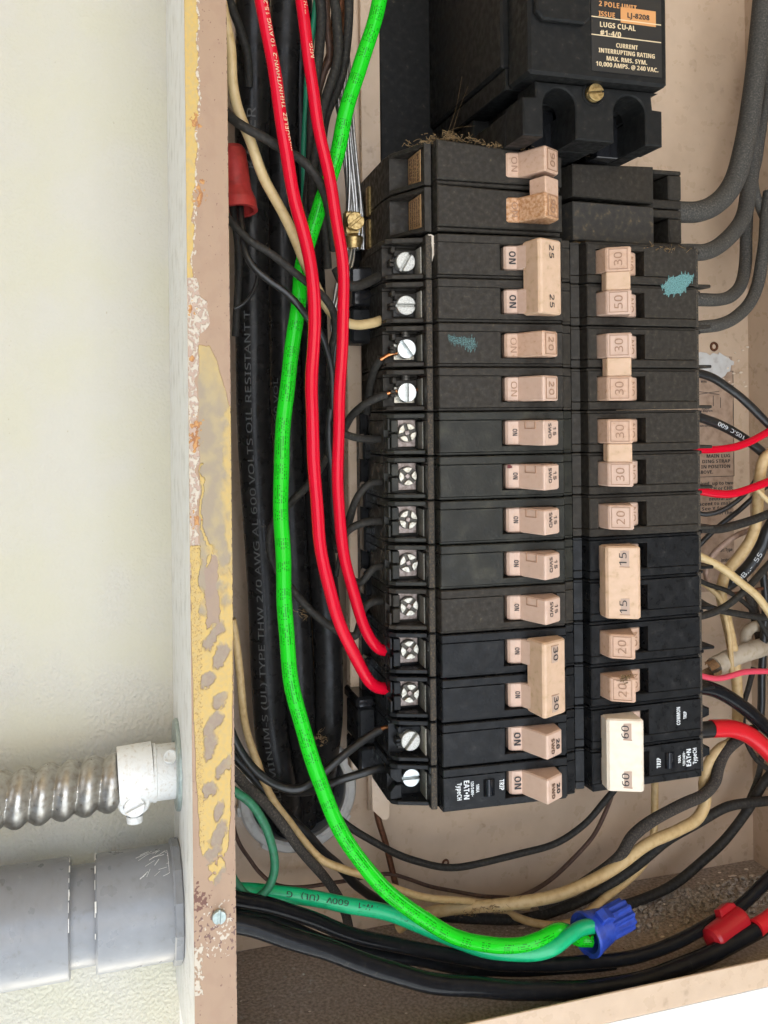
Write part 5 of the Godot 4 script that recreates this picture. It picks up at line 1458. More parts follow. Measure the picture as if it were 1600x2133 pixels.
	var w59 := wire("teal green wire glimpsed behind the right red wire at the top", mats.teal2, 0.00140, k58, "black wires in the left gutter")
	var k60 := [Vector3(-0.0401, 0.1909, 0.0550), Vector3(-0.0391, 0.1724, 0.0536), Vector3(-0.0384, 0.1602, 0.0522), Vector3(-0.0412, 0.1518, 0.0508), Vector3(-0.0437, 0.1413, 0.0494), Vector3(-0.0444, 0.1223, 0.0480)]
	var w61 := wire("brown fabric covered wire beside the copper strands at the top", mats.brown, 0.00150, k60, "black wires in the left gutter")
	var k62 := [Vector3(-0.0398, 0.0636, 0.0660), Vector3(-0.0372, 0.0575, 0.0680), Vector3(-0.0332, 0.0557, 0.0690), Vector3(-0.0270, 0.0572, 0.0670), Vector3(-0.0212, 0.0602, 0.0630), Vector3(-0.0156, 0.0635, 0.0580)]
	var w63 := wire("black wire bending into the upper terminal of the 55 breaker", mats.dustblack, 0.00220, k62, "black wires in the left gutter")
	var k64 := [Vector3(-0.0209, 0.0012, 0.0460), Vector3(-0.0213, 0.0077, 0.0500), Vector3(-0.0219, 0.0151, 0.0560), Vector3(-0.0216, 0.0211, 0.0620), Vector3(-0.0198, 0.0249, 0.0660)]
	var w65 := wire("black wire with bare copper end at the left terminal of the teal marked breaker", mats.dustblack, 0.00183, k64, "black wires in the left gutter")
	var c66 := Shape.new()
	c66.tube(curve([Vector3(-0.0202, 0.0244, 0.0663), Vector3(-0.0164, 0.0265, 0.0678), Vector3(-0.0106, 0.0274, 0.0676), Vector3(-0.0061, 0.0281, 0.0676)]), 0.0009, 10)
	put("bare_end", c66, mats.copper, w65)
	var k69 := [Vector3(-0.0355, -0.0106, 0.0500), Vector3(-0.0333, -0.0052, 0.0540), Vector3(-0.0310, -0.0001, 0.0580), Vector3(-0.0267, 0.0049, 0.0640), Vector3(-0.0223, 0.0078, 0.0670), Vector3(-0.0180, 0.0094, 0.0680)]
	var w70 := wire("black wire with bare copper end at the second copper screw terminal", mats.dustblack, 0.00179, k69, "black wires in the left gutter")
	var c71 := Shape.new()
	c71.tube(curve([Vector3(-0.0183, 0.0092, 0.0675), Vector3(-0.0137, 0.0105, 0.0678), Vector3(-0.0085, 0.0109, 0.0676), Vector3(-0.0038, 0.0111, 0.0676)]), 0.0009, 10)
	put("bare_end", c71, mats.copper, w70)
	var k74 := [Vector3(-0.0394, -0.0029, 0.0580), Vector3(-0.0372, -0.0072, 0.0620), Vector3(-0.0334, -0.0091, 0.0630), Vector3(-0.0286, -0.0102, 0.0630), Vector3(-0.0218, -0.0106, 0.0610), Vector3(-0.0153, -0.0110, 0.0580)]
	var w75 := wire("black wire running straight into the topmost 15 breaker terminal", mats.dustblack, 0.00169, k74, "black wires in the left gutter")
	var k76 := [Vector3(-0.0332, -0.0502, 0.0540), Vector3(-0.0317, -0.0420, 0.0580), Vector3(-0.0294, -0.0354, 0.0610), Vector3(-0.0250, -0.0307, 0.0620), Vector3(-0.0198, -0.0296, 0.0610), Vector3(-0.0153, -0.0297, 0.0580)]
	var w77 := wire("black wire rising into the second 15 breaker terminal", mats.dustblack, 0.00159, k76, "black wires in the left gutter")
	var k78 := [Vector3(-0.0381, -0.0586, 0.0540), Vector3(-0.0356, -0.0531, 0.0580), Vector3(-0.0328, -0.0497, 0.0610), Vector3(-0.0287, -0.0479, 0.0620), Vector3(-0.0227, -0.0472, 0.0610), Vector3(-0.0155, -0.0478, 0.0580)]
	var w79 := wire("grey wire arching into the third 15 breaker terminal", mats.dustblack, 0.00169, k78, "black wires in the left gutter")
	var k80 := [Vector3(-0.0348, -0.0692, 0.0560), Vector3(-0.0317, -0.0727, 0.0600), Vector3(-0.0292, -0.0732, 0.0620), Vector3(-0.0266, -0.0704, 0.0630), Vector3(-0.0239, -0.0672, 0.0630), Vector3(-0.0202, -0.0667, 0.0610), Vector3(-0.0157, -0.0670, 0.0580)]
	var w81 := wire("grey s shaped wire at the fourth 15 breaker terminal", mats.dustblack, 0.00158, k80, "black wires in the left gutter")
	var k82 := [Vector3(-0.0893, -0.1257, 0.0780), Vector3(-0.0860, -0.1339, 0.0760), Vector3(-0.0815, -0.1414, 0.0740), Vector3(-0.0761, -0.1479, 0.0720), Vector3(-0.0691, -0.1543, 0.0700), Vector3(-0.0626, -0.1574, 0.0700), Vector3(-0.0572, -0.1572, 0.0700), Vector3(-0.0488, -0.1527, 0.0690), Vector3(-0.0416, -0.1482, 0.0680), Vector3(-0.0335, -0.1440, 0.0660), Vector3(-0.0259, -0.1403, 0.0640), Vector3(-0.0212, -0.1386, 0.0630)]
	var w83 := wire("black wire sagging across the bushing and rising to the upper 20 terminal", mats.black, 0.00183, k82, "black wires in the left gutter")
	var c84 := Shape.new()
	c84.tube(curve([Vector3(-0.0216, -0.1387, 0.0630), Vector3(-0.0188, -0.1382, 0.0625), Vector3(-0.0157, -0.1382, 0.0620), Vector3(-0.0128, -0.1383, 0.0620)]), 0.0009, 10)
	put("bare_end", c84, mats.copper, w83)
	var k87 := [Vector3(-0.0582, -0.1704, 0.0400), Vector3(-0.0519, -0.1662, 0.0520), Vector3(-0.0457, -0.1626, 0.0580), Vector3(-0.0399, -0.1599, 0.0610), Vector3(-0.0295, -0.1581, 0.0620), Vector3(-0.0223, -0.1572, 0.0610), Vector3(-0.0163, -0.1582, 0.0580)]
	var w88 := wire("black wire from behind the green wire to the lowest breaker terminal", mats.black, 0.00179, k87, "black wires in the left gutter")
	var k89 := [Vector3(-0.0903, -0.1406, 0.0800), Vector3(-0.0864, -0.1456, 0.0780), Vector3(-0.0816, -0.1528, 0.0740), Vector3(-0.0745, -0.1611, 0.0700), Vector3(-0.0673, -0.1715, 0.0660), Vector3(-0.0598, -0.1835, 0.0620), Vector3(-0.0510, -0.1956, 0.0560), Vector3(-0.0434, -0.2072, 0.0500), Vector3(-0.0357, -0.2207, 0.0420), Vector3(-0.0306, -0.2342, 0.0340), Vector3(-0.0260, -0.2475, 0.0260)]
	var w90 := wire("fuzzy dusty grey cable slanting down the lower left corner", mats.fuzz, 0.00217, k89, "black wires in the left gutter")
	var k91 := [Vector3(-0.0851, -0.1477, 0.0400), Vector3(-0.0755, -0.1596, 0.0400), Vector3(-0.0670, -0.1714, 0.0400), Vector3(-0.0583, -0.1813, 0.0400), Vector3(-0.0495, -0.1908, 0.0400), Vector3(-0.0420, -0.2002, 0.0380), Vector3(-0.0340, -0.2087, 0.0360), Vector3(-0.0257, -0.2207, 0.0320), Vector3(-0.0151, -0.2316, 0.0260), Vector3(-0.0018, -0.2453, 0.0180)]
	var w92 := wire("smooth black wire under the yellowed wire in the lower left corner", mats.black, 0.00221, k91, "black wires in the left gutter")
	var k93 := [Vector3(-0.0811, -0.1879, 0.0160), Vector3(-0.0774, -0.2006, 0.0156), Vector3(-0.0722, -0.2095, 0.0153), Vector3(-0.0672, -0.2172, 0.0149), Vector3(-0.0596, -0.2239, 0.0145), Vector3(-0.0443, -0.2276, 0.0142), Vector3(-0.0250, -0.2285, 0.0138), Vector3(-0.0046, -0.2285, 0.0135), Vector3(0.0075, -0.2324, 0.0131), Vector3(0.0225, -0.2391, 0.0127), Vector3(0.0467, -0.2478, 0.0124), Vector3(0.0630, -0.2521, 0.0120)]
	var w94 := wire("thin brown wire curving across the back panel at lower left", mats.brown, 0.00094, k93, "thin brown wires on the back panel")
	var k95 := [Vector3(-0.0085, -0.1899, 0.0120), Vector3(-0.0076, -0.2000, 0.0120), Vector3(-0.0030, -0.2153, 0.0120), Vector3(-0.0001, -0.2270, 0.0120), Vector3(0.0022, -0.2394, 0.0120)]
	var w96 := wire("bare copper wire dropping straight below the left breakers", mats.copper_old, 0.00156, k95, "thin brown wires on the back panel", "bare_copper_wire", "wire")
	var k97 := [Vector3(0.1198, -0.1951, 0.0220), Vector3(0.1176, -0.2059, 0.0207), Vector3(0.1099, -0.2209, 0.0193), Vector3(0.0990, -0.2320, 0.0180), Vector3(0.0856, -0.2424, 0.0167), Vector3(0.0724, -0.2495, 0.0153), Vector3(0.0620, -0.2529, 0.0140)]
	var w98 := wire("thin brownish wire hanging behind the gap between the breaker columns", mats.brown, 0.00113, k97, "thin brown wires on the back panel")
	var k99 := [Vector3(-0.0358, -0.1861, 0.0300), Vector3(-0.0254, -0.1958, 0.0320), Vector3(-0.0145, -0.2031, 0.0340), Vector3(0.0024, -0.2124, 0.0340), Vector3(0.0200, -0.2190, 0.0340), Vector3(0.0406, -0.2200, 0.0340), Vector3(0.0603, -0.2182, 0.0340), Vector3(0.0796, -0.2162, 0.0340), Vector3(0.0948, -0.2087, 0.0340), Vector3(0.1062, -0.1990, 0.0340), Vector3(0.1132, -0.1922, 0.0340), Vector3(0.1184, -0.1830, 0.0340)]
	var w100 := wire("grey black wire draped in a long curve under the left breakers", mats.dustblack, 0.00167, k99, "wires along the box floor")
	var k101 := [Vector3(-0.0924, -0.1905, 0.0840), Vector3(-0.0872, -0.1928, 0.0840), Vector3(-0.0718, -0.1990, 0.0820), Vector3(-0.0585, -0.2066, 0.0800), Vector3(-0.0448, -0.2151, 0.0780), Vector3(-0.0310, -0.2223, 0.0770), Vector3(-0.0069, -0.2313, 0.0770), Vector3(0.0101, -0.2374, 0.0770), Vector3(0.0336, -0.2440, 0.0770), Vector3(0.0577, -0.2491, 0.0770), Vector3(0.0829, -0.2523, 0.0770), Vector3(0.1095, -0.2519, 0.0760), Vector3(0.1312, -0.2492, 0.0740), Vector3(0.1552, -0.2456, 0.0700), Vector3(0.1803, -0.2349, 0.0660), Vector3(0.1937, -0.2277, 0.0640)]
	var w102 := wire("upper of the two glossy black cables along the floor", mats.gloss, 0.00309, k101, "wires along the box floor", "power_cable", "cable")
	var k103 := [Vector3(-0.0912, -0.2022, 0.0740), Vector3(-0.0811, -0.2061, 0.0720), Vector3(-0.0646, -0.2139, 0.0700), Vector3(-0.0456, -0.2256, 0.0680), Vector3(-0.0263, -0.2344, 0.0680), Vector3(-0.0043, -0.2419, 0.0680), Vector3(0.0184, -0.2489, 0.0680), Vector3(0.0420, -0.2545, 0.0680), Vector3(0.0642, -0.2555, 0.0720), Vector3(0.0880, -0.2560, 0.0740)]
	var w104 := wire("second glossy black cable tight below the upper one at lower left", mats.gloss, 0.00233, k103, "wires along the box floor", "power_cable", "cable")
	var k105 := [Vector3(-0.0940, -0.1940, 0.0960), Vector3(-0.0847, -0.1970, 0.0960), Vector3(-0.0744, -0.2018, 0.0960), Vector3(-0.0590, -0.2100, 0.0960), Vector3(-0.0428, -0.2191, 0.0950), Vector3(-0.0260, -0.2276, 0.0940), Vector3(-0.0088, -0.2352, 0.0930), Vector3(0.0134, -0.2431, 0.0910), Vector3(0.0362, -0.2493, 0.0900), Vector3(0.0696, -0.2554, 0.0890), Vector3(0.0953, -0.2565, 0.0880), Vector3(0.1226, -0.2550, 0.0860), Vector3(0.1444, -0.2517, 0.0840), Vector3(0.1686, -0.2465, 0.0800), Vector3(0.1816, -0.2420, 0.0780)]
	var w106 := wire("lowest thick glossy black cable curving along the lip, red taped at its right end", mats.gloss, 0.00407, k105, "wires along the box floor", "power_cable", "cable")
	var tp := curve([Vector3(0.1598, -0.2477, 0.0820), Vector3(0.1686, -0.2465, 0.0800), Vector3(0.1816, -0.2420, 0.0780)])
	var ts := Shape.new()
	ts.tube(tp, 0.00431, 22)
	put("tape_band", ts, mats.redtape, w106, "red tape band")
	var k109 := [Vector3(0.0657, -0.2418, 0.0400), Vector3(0.0810, -0.2350, 0.0460), Vector3(0.0933, -0.2266, 0.0500), Vector3(0.1048, -0.2184, 0.0520), Vector3(0.1113, -0.2092, 0.0530), Vector3(0.1225, -0.2025, 0.0530), Vector3(0.1418, -0.1971, 0.0520), Vector3(0.1533, -0.1946, 0.0510), Vector3(0.1616, -0.1894, 0.0500), Vector3(0.1658, -0.1832, 0.0480), Vector3(0.1714, -0.1769, 0.0460), Vector3(0.1810, -0.1719, 0.0440), Vector3(0.1917, -0.1686, 0.0420)]
	var w110 := wire("fuzzy black wire rising from the floor beside the 60 breaker", mats.fuzz, 0.00290, k109, "wires along the box floor")
	var k111 := [Vector3(0.2194, -0.2120, 0.0340), Vector3(0.2072, -0.2119, 0.0336), Vector3(0.1838, -0.2116, 0.0331), Vector3(0.1687, -0.2156, 0.0327), Vector3(0.1462, -0.2243, 0.0322), Vector3(0.1168, -0.2402, 0.0318), Vector3(0.0887, -0.2502, 0.0313), Vector3(0.0614, -0.2522, 0.0309), Vector3(0.0352, -0.2485, 0.0304), Vector3(0.0116, -0.2433, 0.0300)]
	var w112 := wire("black wire curving from the right wall to the floor below the cream wire", mats.dustblack, 0.00260, k111, "wires along the box floor")
	var k113 := [Vector3(0.2216, -0.1957, 0.0260), Vector3(0.2103, -0.2054, 0.0260), Vector3(0.1972, -0.2209, 0.0260), Vector3(0.1810, -0.2359, 0.0260), Vector3(0.1654, -0.2463, 0.0260), Vector3(0.1501, -0.2529, 0.0260), Vector3(0.1319, -0.2569, 0.0260), Vector3(0.1138, -0.2584, 0.0260)]
	var w114 := wire("black wire slanting from the right wall to behind the blue connector", mats.dustblack, 0.00258, k113, "wires along the box floor")
	var k115 := [Vector3(0.1354, 0.1001, 0.0560), Vector3(0.1438, 0.1000, 0.0560), Vector3(0.1502, 0.1006, 0.0560), Vector3(0.1592, 0.1038, 0.0550), Vector3(0.1683, 0.1104, 0.0540), Vector3(0.1756, 0.1204, 0.0530), Vector3(0.1813, 0.1356, 0.0520), Vector3(0.1863, 0.1510, 0.0500), Vector3(0.1917, 0.1727, 0.0480), Vector3(0.1966, 0.1966, 0.0460), Vector3(0.2017, 0.2260, 0.0440)]
	var w116 := wire("heaviest dusty cable, from the top 90 breaker upper lug bending up", mats.dustgrey, 0.00530, k115, "heavy dusty grey cables at upper right", "heavy_cable", "cable")
	var k117 := [Vector3(0.1352, 0.0797, 0.0560), Vector3(0.1441, 0.0799, 0.0560), Vector3(0.1554, 0.0807, 0.0540), Vector3(0.1684, 0.0858, 0.0500), Vector3(0.1801, 0.0946, 0.0460), Vector3(0.1887, 0.1046, 0.0420), Vector3(0.1948, 0.1174, 0.0380), Vector3(0.2012, 0.1343, 0.0340), Vector3(0.2068, 0.1535, 0.0320), Vector3(0.2125, 0.1756, 0.0300), Vector3(0.2189, 0.2034, 0.0280)]
	var w118 := wire("heavy dusty cable from the top 90 breaker lower lug bending up", mats.dustgrey, 0.00419, k117, "heavy dusty grey cables at upper right", "heavy_cable", "cable")
	var k119 := [Vector3(0.1432, 0.0563, 0.0580), Vector3(0.1502, 0.0562, 0.0580), Vector3(0.1634, 0.0568, 0.0540), Vector3(0.1764, 0.0601, 0.0480), Vector3(0.1870, 0.0668, 0.0420), Vector3(0.1956, 0.0798, 0.0340), Vector3(0.2008, 0.0961, 0.0280), Vector3(0.2048, 0.1132, 0.0240)]
	var w120 := wire("dusty cable from the upper right 30 terminal turning up sharply", mats.dustgrey, 0.00330, k119, "heavy dusty grey cables at upper right", "heavy_cable", "cable")
	var k121 := [Vector3(0.1430, 0.0419, 0.0580), Vector3(0.1500, 0.0425, 0.0580), Vector3(0.1617, 0.0439, 0.0560), Vector3(0.1749, 0.0477, 0.0520), Vector3(0.1861, 0.0551, 0.0480), Vector3(0.1951, 0.0672, 0.0440), Vector3(0.2000, 0.0825, 0.0420), Vector3(0.2042, 0.0979, 0.0400), Vector3(0.2089, 0.1182, 0.0380)]
	var w122 := wire("dusty cable from the second right 30 terminal curving up by the wall", mats.dustgrey, 0.00326, k121, "heavy dusty grey cables at upper right", "heavy_cable", "cable")
	var k123 := [Vector3(0.2123, 0.1769, 0.0340), Vector3(0.2081, 0.1581, 0.0343), Vector3(0.2044, 0.1369, 0.0347), Vector3(0.2015, 0.1252, 0.0350), Vector3(0.2036, 0.1138, 0.0353), Vector3(0.2069, 0.1043, 0.0357), Vector3(0.2128, 0.0955, 0.0360)]
	var w124 := wire("thin grey wire kinked against the right wall near the top", mats.dustgrey, 0.00233, k123, "wires in the right gutter")
	var k125 := [Vector3(0.1431, 0.0204, 0.0580), Vector3(0.1475, 0.0195, 0.0580), Vector3(0.1575, 0.0169, 0.0570), Vector3(0.1670, 0.0121, 0.0560), Vector3(0.1751, 0.0069, 0.0560), Vector3(0.1840, 0.0002, 0.0560), Vector3(0.1949, -0.0091, 0.0560)]
	var w126 := wire("black wire arching down right from the second right 30 breaker", mats.black2, 0.00219, k125, "wires in the right gutter")
	var k127 := [Vector3(0.1428, -0.0014, 0.0580), Vector3(0.1488, -0.0024, 0.0570), Vector3(0.1601, -0.0056, 0.0550), Vector3(0.1728, -0.0110, 0.0530), Vector3(0.1826, -0.0159, 0.0520), Vector3(0.1911, -0.0213, 0.0510), Vector3(0.1996, -0.0281, 0.0500)]
	var w128 := wire("black wire with white 600 and 105 print crossing the label", mats.black2, 0.00246, k127, "wires in the right gutter")
	write_on(w128, "105.C  600", turned(curve(k127)), 0.00246, 0.0018, 0.0265, 0.1, mats.print_white, 1.7)
	var k130 := [Vector3(0.1426, -0.0183, 0.0580), Vector3(0.1479, -0.0187, 0.0580), Vector3(0.1577, -0.0189, 0.0580), Vector3(0.1689, -0.0177, 0.0580), Vector3(0.1799, -0.0144, 0.0580), Vector3(0.1932, -0.0093, 0.0580)]
	var w131 := wire("red wire leaving the right side just under the white printed wire", mats.red, 0.00194, k130, "red wires at the right")
	var k132 := [Vector3(0.1423, -0.0384, 0.0580), Vector3(0.1476, -0.0393, 0.0580), Vector3(0.1567, -0.0407, 0.0590), Vector3(0.1671, -0.0410, 0.0600), Vector3(0.1780, -0.0390, 0.0600), Vector3(0.1912, -0.0350, 0.0600)]
	var w133 := wire("red wire leaving the right side above the single 20 breaker", mats.red, 0.00206, k132, "red wires at the right")
	var k134 := [Vector3(0.1421, -0.0578, 0.0580), Vector3(0.1474, -0.0582, 0.0580), Vector3(0.1609, -0.0591, 0.0580), Vector3(0.1721, -0.0574, 0.0580), Vector3(0.1817, -0.0549, 0.0580), Vector3(0.1927, -0.0517, 0.0580)]
	var w135 := wire("black wire leaving level with the single 20 breaker", mats.dustblack, 0.00219, k134, "wires in the right gutter")
	var k136 := [Vector3(0.1598, -0.0783, 0.0300), Vector3(0.1662, -0.0721, 0.0308), Vector3(0.1808, -0.0604, 0.0316), Vector3(0.1915, -0.0525, 0.0324), Vector3(0.2002, -0.0460, 0.0332), Vector3(0.2090, -0.0400, 0.0340)]
	var w137 := wire("thin black wire rising diagonally behind the lower red wire", mats.black2, 0.00142, k136, "wires in the right gutter")
	var k138 := [Vector3(0.1978, -0.0638, 0.0340), Vector3(0.1901, -0.0660, 0.0340), Vector3(0.1828, -0.0695, 0.0340), Vector3(0.1733, -0.0764, 0.0340), Vector3(0.1694, -0.0846, 0.0340), Vector3(0.1718, -0.0913, 0.0330), Vector3(0.1791, -0.0959, 0.0300), Vector3(0.1897, -0.0997, 0.0260)]
	var w139 := wire("thin pinkish wire looping in front of the label bottom", mats.pinkish, 0.00153, k138, "wires in the right gutter")
	var k140 := [Vector3(0.2050, -0.0556, 0.0460), Vector3(0.1988, -0.0630, 0.0460), Vector3(0.1964, -0.0715, 0.0440), Vector3(0.1919, -0.0796, 0.0420), Vector3(0.1867, -0.0876, 0.0380), Vector3(0.1822, -0.0940, 0.0320)]
	var w141 := wire("thick black wire with white print slanting down by the right wall", mats.black2, 0.00343, k140, "wires in the right gutter")
	write_on(w141, "10B..-  55", turned(curve(k140)), 0.00343, 0.0022, 0.006, 0.3, mats.print_white, 1.6)
	var k143 := [Vector3(0.1416, -0.1022, 0.0580), Vector3(0.1469, -0.1021, 0.0580), Vector3(0.1531, -0.1011, 0.0580), Vector3(0.1596, -0.0994, 0.0580), Vector3(0.1665, -0.0963, 0.0580), Vector3(0.1755, -0.0900, 0.0580), Vector3(0.1822, -0.0852, 0.0570), Vector3(0.1940, -0.0767, 0.0560)]
	var w144 := wire("thin black wire swooping up right from the double 15 breaker", mats.dustblack, 0.00182, k143, "wires in the right gutter")
	var k145 := [Vector3(0.1473, -0.0938, 0.0500), Vector3(0.1527, -0.0963, 0.0500), Vector3(0.1597, -0.0999, 0.0490), Vector3(0.1717, -0.1040, 0.0480), Vector3(0.1840, -0.1068, 0.0470), Vector3(0.2019, -0.1096, 0.0460)]
	var w146 := wire("dark wire running level to the right under the swooping wire", mats.dustblack, 0.00174, k145, "wires in the right gutter")
	var k147 := [Vector3(0.1420, -0.0699, 0.0580), Vector3(0.1472, -0.0719, 0.0580), Vector3(0.1556, -0.0760, 0.0580), Vector3(0.1636, -0.0809, 0.0590), Vector3(0.1708, -0.0862, 0.0600), Vector3(0.1788, -0.0921, 0.0600), Vector3(0.1843, -0.0981, 0.0600), Vector3(0.1903, -0.1059, 0.0600)]
	var w148 := wire("cream wire leaving the double 15 breaker and slanting down right", mats.cream, 0.00206, k147)
	var k149 := [Vector3(0.1828, -0.0400, 0.0580), Vector3(0.1855, -0.0434, 0.0590), Vector3(0.1910, -0.0490, 0.0600)]
	var w150 := wire("short cream wire at the right edge beside the lower red wire", mats.cream, 0.00135, k149)
	var k151 := [Vector3(0.2085, -0.0876, 0.0300), Vector3(0.2102, -0.1062, 0.0292), Vector3(0.2100, -0.1248, 0.0284), Vector3(0.2095, -0.1435, 0.0276), Vector3(0.2090, -0.1590, 0.0268), Vector3(0.2069, -0.1754, 0.0260)]
	var w152 := wire("black wire hanging straight down the right wall", mats.black2, 0.00211, k151, "wires in the right gutter")
	var k153 := [Vector3(0.2007, -0.0913, 0.0200), Vector3(0.2074, -0.1026, 0.0193), Vector3(0.2116, -0.1137, 0.0187), Vector3(0.2159, -0.1277, 0.0180)]
	var w154 := wire("dark dusty wire bundle in the shadow behind the cream wires", mats.fuzz, 0.00269, k153, "wires in the right gutter")
	var k155 := [Vector3(0.1418, -0.1290, 0.0580), Vector3(0.1471, -0.1314, 0.0580), Vector3(0.1563, -0.1339, 0.0580), Vector3(0.1637, -0.1341, 0.0580), Vector3(0.1750, -0.1327, 0.0580), Vector3(0.1916, -0.1335, 0.0580)]
	var w156 := wire("thin pink red wire leaving the lower 20 breaker at the right", mats.pinkred, 0.00145, k155)
	var k157 := [Vector3(0.1437, -0.1378, 0.0560), Vector3(0.1507, -0.1385, 0.0560), Vector3(0.1577, -0.1404, 0.0560), Vector3(0.1651, -0.1440, 0.0560), Vector3(0.1739, -0.1501, 0.0550), Vector3(0.1822, -0.1566, 0.0540), Vector3(0.1962, -0.1685, 0.0520)]
	var w158 := wire("thick black wire bending down right below the pink wire", mats.gloss, 0.00365, k157, "wires in the right gutter")
	var k159 := [Vector3(0.1552, -0.1597, 0.0560), Vector3(0.1603, -0.1601, 0.0560), Vector3(0.1672, -0.1610, 0.0560), Vector3(0.1761, -0.1645, 0.0560), Vector3(0.1834, -0.1697, 0.0560), Vector3(0.1951, -0.1807, 0.0560)]
	var w160 := wire("thick wire wrapped in red tape leaving the 60 breaker", mats.redtape, 0.00441, k159, "", "taped_cable", "cable")
	var bs := Shape.new()
	bs.tube(curve([Vector3(0.1462, -0.1597, 0.0560), Vector3(0.1513, -0.1598, 0.0560), Vector3(0.1575, -0.1600, 0.0560)]), 0.00410, 20)
	put("bare_jacket", bs, mats.black, w160, "black jacket showing where the red tape ends")
	var k162 := [Vector3(0.2148, -0.1889, 0.0200), Vector3(0.2131, -0.2053, 0.0187), Vector3(0.2076, -0.2185, 0.0173), Vector3(0.2021, -0.2291, 0.0160)]
	var w163 := wire("grey dirty wire peeking past the second cable at the right edge", mats.dustgrey, 0.00161, k162, "wires in the right gutter")
	var k164 := [Vector3(0.1549, -0.0504, 0.0400), Vector3(0.1633, -0.0535, 0.0420), Vector3(0.1736, -0.0512, 0.0440), Vector3(0.1848, -0.0435, 0.0450), Vector3(0.1947, -0.0324, 0.0460), Vector3(0.2030, -0.0238, 0.0460)]
	var w165 := wire("thin black wire arcing from behind the lower red wire to the right edge", mats.black2, 0.00126, k164, "wires in the right gutter")
	var k166 := [Vector3(0.1599, -0.0876, 0.0360), Vector3(0.1672, -0.0920, 0.0380), Vector3(0.1737, -0.0991, 0.0400), Vector3(0.1765, -0.1094, 0.0400), Vector3(0.1803, -0.1228, 0.0380), Vector3(0.1828, -0.1389, 0.0360)]
	var w167 := wire("thin cream wire bending sharply between the two wires beside the double 15 breaker", mats.cream2, 0.00139, k166)
	var k168 := [Vector3(0.1556, -0.0854, 0.0400), Vector3(0.1651, -0.0903, 0.0410), Vector3(0.1761, -0.0939, 0.0420), Vector3(0.1895, -0.1029, 0.0420), Vector3(0.1984, -0.1145, 0.0420), Vector3(0.2050, -0.1265, 0.0420)]
	var w169 := wire("thin dark wire crossing behind the swooping wire to the cable jacket", mats.dustblack, 0.00127, k168, "wires in the right gutter")
	var k170 := [Vector3(0.1806, -0.0968, 0.0300), Vector3(0.1898, -0.0984, 0.0300), Vector3(0.2006, -0.0978, 0.0300), Vector3(0.2154, -0.0964, 0.0300)]
	var w171 := wire("thin reddish wire peeping out below the thin pinkish loop", mats.copper_old, 0.00092, k170, "wires in the right gutter")
	var k172 := [Vector3(0.2032, -0.1402, 0.0280), Vector3(0.2000, -0.1504, 0.0280), Vector3(0.1961, -0.1618, 0.0280), Vector3(0.1971, -0.1763, 0.0280), Vector3(0.2042, -0.1902, 0.0280), Vector3(0.2157, -0.1996, 0.0280)]
	var w173 := wire("thin black wire hanging in front of the right wall below the cable jacket", mats.dustblack, 0.00144, k172, "wires in the right gutter")


